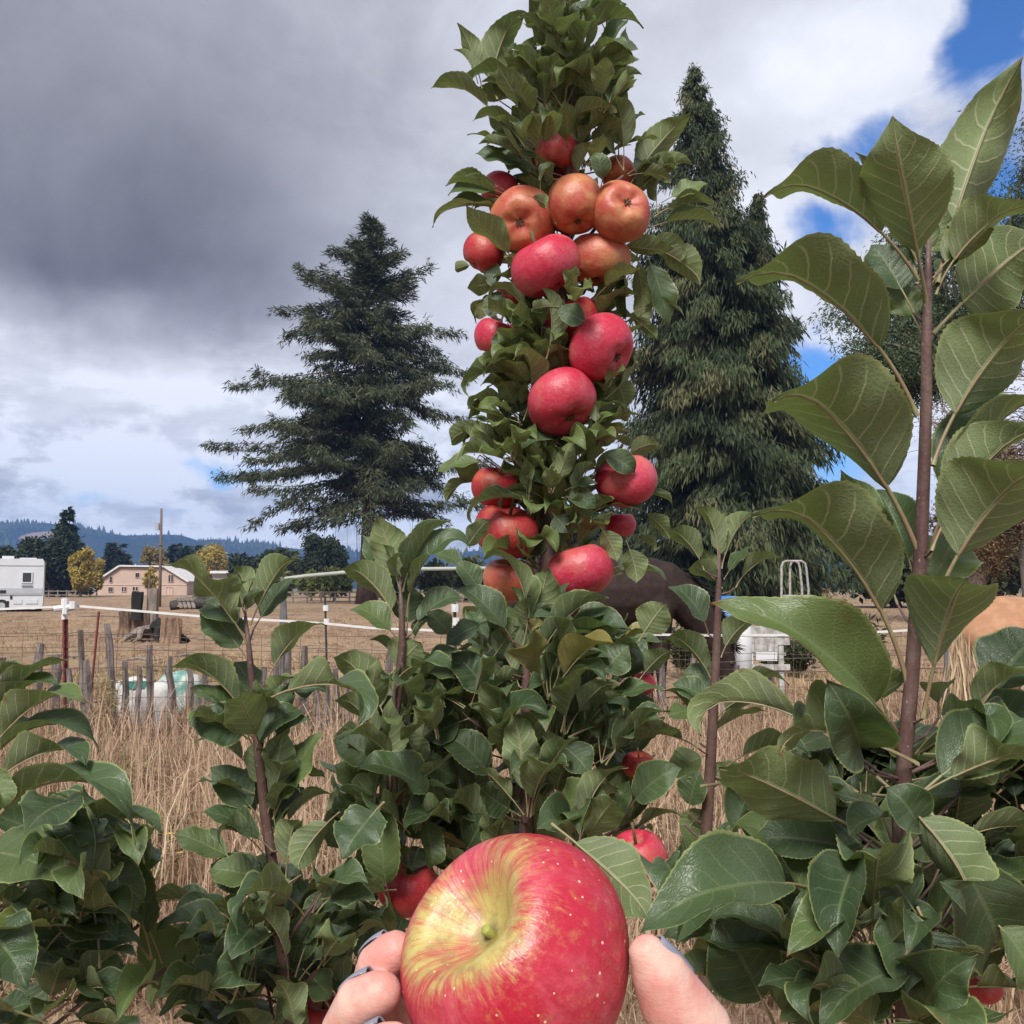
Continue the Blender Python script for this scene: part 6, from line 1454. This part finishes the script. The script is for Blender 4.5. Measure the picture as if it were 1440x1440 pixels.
def right_shoot():
    random.seed(707); D = 1.02
    root = thing('apple_tree', 'thin dark apple shoot with a small pale tip in front of the dark horse', 'tree', (P(995, 1250, D).x, P(995, 1250, D).y, 0), 'apple trees in the nursery row')
    tw = MB(); l = [(1012, 770), (1011, 820), (1009, 880), (1005, 960), (1000, 1060), (994, 1150), (990, 1250)]
    pts = stem_pts(D, l); b0 = pts[-1].copy(); b0.z = -.05; pts.append(b0); tw.tube(pts, [.0008, .0025, .0038, .0046, .0056, .006, .0065, .010], 10, jit=.05)
    def H(*a): hand_leaf(root, D, *a); spur(tw, pts, P(a[0], a[1], D+(a[7] if len(a) > 7 else 0)))
    for a in [
        (1008, 805, 978, 712, 36, 130, 1), (1015, 800, 1062, 722, 42, 130, 3), (1014, 795, 1000, 735, 24, 120, 3, .01, .01), (1018, 815, 1056, 768, 30, 60, 2), (990, 802, 938, 748, 46, 132, 1), (1016, 828, 968, 800, 46, 130, 1), (1035, 826, 1102, 787, 44, 112, 1), (996, 892, 940, 826, 50, 45, 1), (1014, 925, 1068, 872, 52, 130, 1), (1002, 962, 934, 898, 58, 122, 1), (1006, 990, 945, 962, 44, 40, 0), (1010, 1008, 1070, 982, 56, 132, 1),
        (985, 1045, 928, 972, 58, 100, 1), (1025, 975, 1110, 964, 40, 105, 1), (983, 1045, 1078, 1000, 46, 100, 0), (982, 1052, 883, 1052, 46, 105, 1, -.01, -.03), (1000, 1105, 1034, 1075, 36, 140, 0), (968, 1145, 985, 1085, 50, 30, 0), (1020, 960, 960, 945, 40, 30, 2, .02, .02), (1000, 1130, 960, 1180, 40, 150, 0), (1002, 1090, 1050, 1120, 44, 40, 0), (996, 1160, 1040, 1190, 44, 30, 0), (994, 1190, 950, 1220, 44, 30, 2),
        (1000, 1060, 940, 1090, 50, 30, 0, .02, .02), (1000, 1110, 1060, 1080, 50, 40, 2, .02, .02), (1010, 830, 985, 770, 30, 140, 0, .01, .01), (990, 1230, 960, 1160, 46, 30, 0), (992, 1230, 1030, 1160, 46, 40, 2), (1012, 790, 1025, 720, 20, 140, 3),
    ]: H(*a)
    tw.build('trunk', STEM, root, True)
right_shoot()

join_extra()
# ================================================================== HELD APPLE AND HAND
def held_apple():
    z = (RGT*-.60+UPV*.69-FWD*.40).normalized(); x = (RGT-z*RGT.dot(z)).normalized(); y = z.cross(x); r = HELD_R; c = HELD_C
    M = Matrix(((x.x*r, y.x*r, z.x*r, c.x), (x.y*r, y.y*r, z.y*r, c.y), (x.z*r, y.z*r, z.z*r, c.z), (0, 0, 0, 1)))
    me = apple_mesh('apple', 128, 5, .020, .90, .38, .72); me.materials.append(AP_HELD)
    o = obj('apple', me, None, M); tag(o, 'large red apple with yellow-green stem hollow held up in the hand', 'apple')
    b = MB(); b.tube([(0, 0, .16), (.008, .0, .30), (.014, .0, .435), (.015, .0, .45)], [.034, .030, .046, .036], 10); b.build('stalk', plain('green_stalk', (.34, .36, .08), .6, .3, 9), o, True)
    WMx = WM[o.name]
    for ch in o.children:
        ch.matrix_basis = Matrix.Identity(4)
    b = MB()
    for j in range(5):
        a = j*1.2566; d = Vector((math.cos(a), math.sin(a), 0)); s = Vector((-math.sin(a), math.cos(a), 0)); q = Vector((0, 0, -.62))
        b.add([q+d*.02-s*.04, q+d*.02+s*.04, q+d*.11+Vector((0, 0, -.06))], [(0, 1, 2)])
    k = b.build('calyx', MATS['apple_calyx'], o); k.matrix_basis = Matrix.Identity(4)
held_apple()
def hand():
    m, k, b, o = mat('skin')
    tc = k.n('ShaderNodeTexCoord').outputs['Object']
    n1 = k.noise(tc, 60, 4, .6); n2 = k.noise(tc, 420, 3, .6)
    k.put(b.inputs['Base Color'], k.mix(k.ss(n1, .32, .68), (.64, .41, .335), (.58, .25, .21))); b.inputs['Roughness'].default_value = .48; b.inputs['Specular IOR Level'].default_value = .4
    b.inputs['Subsurface Weight'].default_value = .25; b.inputs['Subsurface Radius'].default_value = (1, .3, .15); b.inputs['Subsurface Scale'].default_value = .005
    wr = k.noise(k.v('MULTIPLY', tc, (1, 1, 3.2)), 260, 5, .7)
    vo = k.n('ShaderNodeTexVoronoi', feature='DISTANCE_TO_EDGE'); vo.inputs['Scale'].default_value = 900; k.put(vo.inputs['Vector'], tc)
    k.put(b.inputs['Normal'], k.bump(k.m('ADD', k.m('ADD', n2, k.m('MULTIPLY', wr, 1.4)), k.m('MULTIPLY', vo.outputs['Distance'], .5)), .26, .0008))
    W = lambda x, u, bb: HELD_C + RGT*(x/1000) + UPV*(u/1000) - FWD*(bb/1000)
    root = thing('hand', 'hand with grey nail polish holding up the large red apple', 'hand', W(15, -70, -5))
    ch = []
    def F(*pts): ch.append([(W(*p_[:3]), p_[3]/1000) for p_ in pts])
    # fingers: knuckle, middle joint, end joint, tip (x right, u up, b towards viewer, radius) in mm
    F((-14, -58, -34, 10.5), (-30, -50, -30, 9.8), (-46, -34, -21, 9.0), (-51, -18, -14, 8.4), (-47.5, -7, -10, 8.4), (-42.5, -1.5, -8, 7.4))
    F((-18, -66, -20, 10.5), (-38, -58, -14, 9.8), (-55, -40, -5, 9.0), (-58, -24, 0, 8.6), (-52.5, -13.5, 4, 8.7), (-45.5, -9, 7, 7.6))
    F((-16, -72, -4, 10.2), (-34, -66, 4, 9.6), (-50, -49, 12, 8.8), (-53, -34, 17, 8.4), (-47, -23, 20, 8.5), (-40, -18.5, 22, 7.4))
    F((-10, -76, 10, 9.0), (-24, -72, 18, 8.4), (-36, -60, 26, 7.6), (-38, -50, 30, 7.4), (-34, -42, 32, 7.2), (-29, -39, 33, 6.4))
    # thumb
    F((44, -98, 0, 16), (59, -62, 6, 15.0), (64, -35, 8, 13.2), (59, -20, 10, 13.0), (51, -8, 11, 11.2), (46.5, 1.5, 12, 9.2), (43.8, 6, 12.5, 7.0))
    # palm and wrist
    F((-14, -60, -32, 12), (8, -80, -24, 18), (28, -112, -12, 20)); F((-18, -68, -18, 12), (6, -88, -14, 18), (30, -118, -6, 20)); F((-16, -74, -4, 12), (8, -94, 0, 18), (32, -120, 0, 20)); F((-10, -78, 8, 11), (12, -98, 8, 17), (34, -122, 6, 20))
    F((20, -82, -18, 15), (40, -90, -4, 17), (46, -98, 0, 16)); F((30, -112, -6, 24), (42, -150, 10, 25), (56, -220, 60, 29), (72, -300, 130, 36))
    fuse('skin', ch, .0011, m, root, 7, n=20)
    NAIL = plain('grey_nail_polish', (.22, .23, .285), .25, .15, 200, spec=.5)
    def nail(tip, base, out, w, lab=None, r=8.0, inner=False):
        tip, base = W(*tip), W(*base); y = (tip-base); L = y.length; y.normalize(); n = (RGT*out[0]+UPV*out[1]-FWD*out[2]); n = (n-y*n.dot(y)).normalized(); x = y.cross(n)
        V = []; Fc = []; nu, nv = 8, 9
        for lay in (0, 1):
            for i in range(nu+1):
                t = i/nu; wd = w/1000/2*(.80+.20*math.sin(math.pi*min(1, t*.9+.1)))*(1 if t < .75 else (1-((t-.75)/.25)**2*.45))
                if t < .15: wd *= .75+.25*t/.15
                for j in range(nv):
                    q = -1+2*j/(nv-1); a = q*.85; rad = w/1000/2/.85
                    V.append(base + y*(L*t) + x*(math.sin(a)*rad*wd/(w/1000/2)) + n*((math.cos(a)-1)*rad*1.0 - .0007 - .0006*lay + .0006*math.sin(t*3.1)))
        N0 = (nu+1)*nv
        for i in range(nu):
            for j in range(nv-1):
                a = i*nv+j; Fc.append((a, a+1, a+nv+1, a+nv)); Fc.append((N0+a, N0+a+nv, N0+a+nv+1, N0+a+1))
        for i in range(nu):
            for j in (0, nv-1): a = i*nv+j; Fc.append((a, a+nv, N0+a+nv, N0+a))
        for i in (0, nu):
            for j in range(nv-1): a = i*nv+j; Fc.append((a, a+1, N0+a+1, N0+a))
        mb = MB(); mb.add(V, Fc); mb.build('fingernail', NAIL, root, True)
    nail((-47.2, 3.8, -15.5), (-55.5, -5.5, -20), (-.60, .38, -.75), 10)
    nail((-50.5, -2.6, -1), (-60.4, -12, -6), (-.60, .40, -.74), 10.5)
    nail((-44.8, -12.4, 14), (-55.0, -21.5, 9.5), (-.60, .40, -.74), 10)
    nail((-35.0, -34, 28), (-41, -42.5, 25), (-.62, .42, -.65), 8)
    nail((48.8, 12.6, 12.5), (60.5, -.5, 9.5), (.82, .55, .12), 12.0)
hand()

# ================================================================== HAZE
def haze():
    b = MB(); b.box((0, 1235, 100), (5000, 2700, 206)); m = bpy.data.materials.new('haze'); m.use_nodes = True; t = m.node_tree; t.nodes.clear()
    out = t.nodes.new('ShaderNodeOutputMaterial'); v = t.nodes.new('ShaderNodeVolumePrincipled'); v.inputs['Color'].default_value = (.28, .48, 1.0, 1); v.inputs['Density'].default_value = .00024
    t.links.new(v.outputs[0], out.inputs['Volume'])
    o = b.build('haze', m); o['kind'] = 'stuff'; o['label'] = 'pale blue haze softening the far hills'; o['category'] = 'haze'
haze()
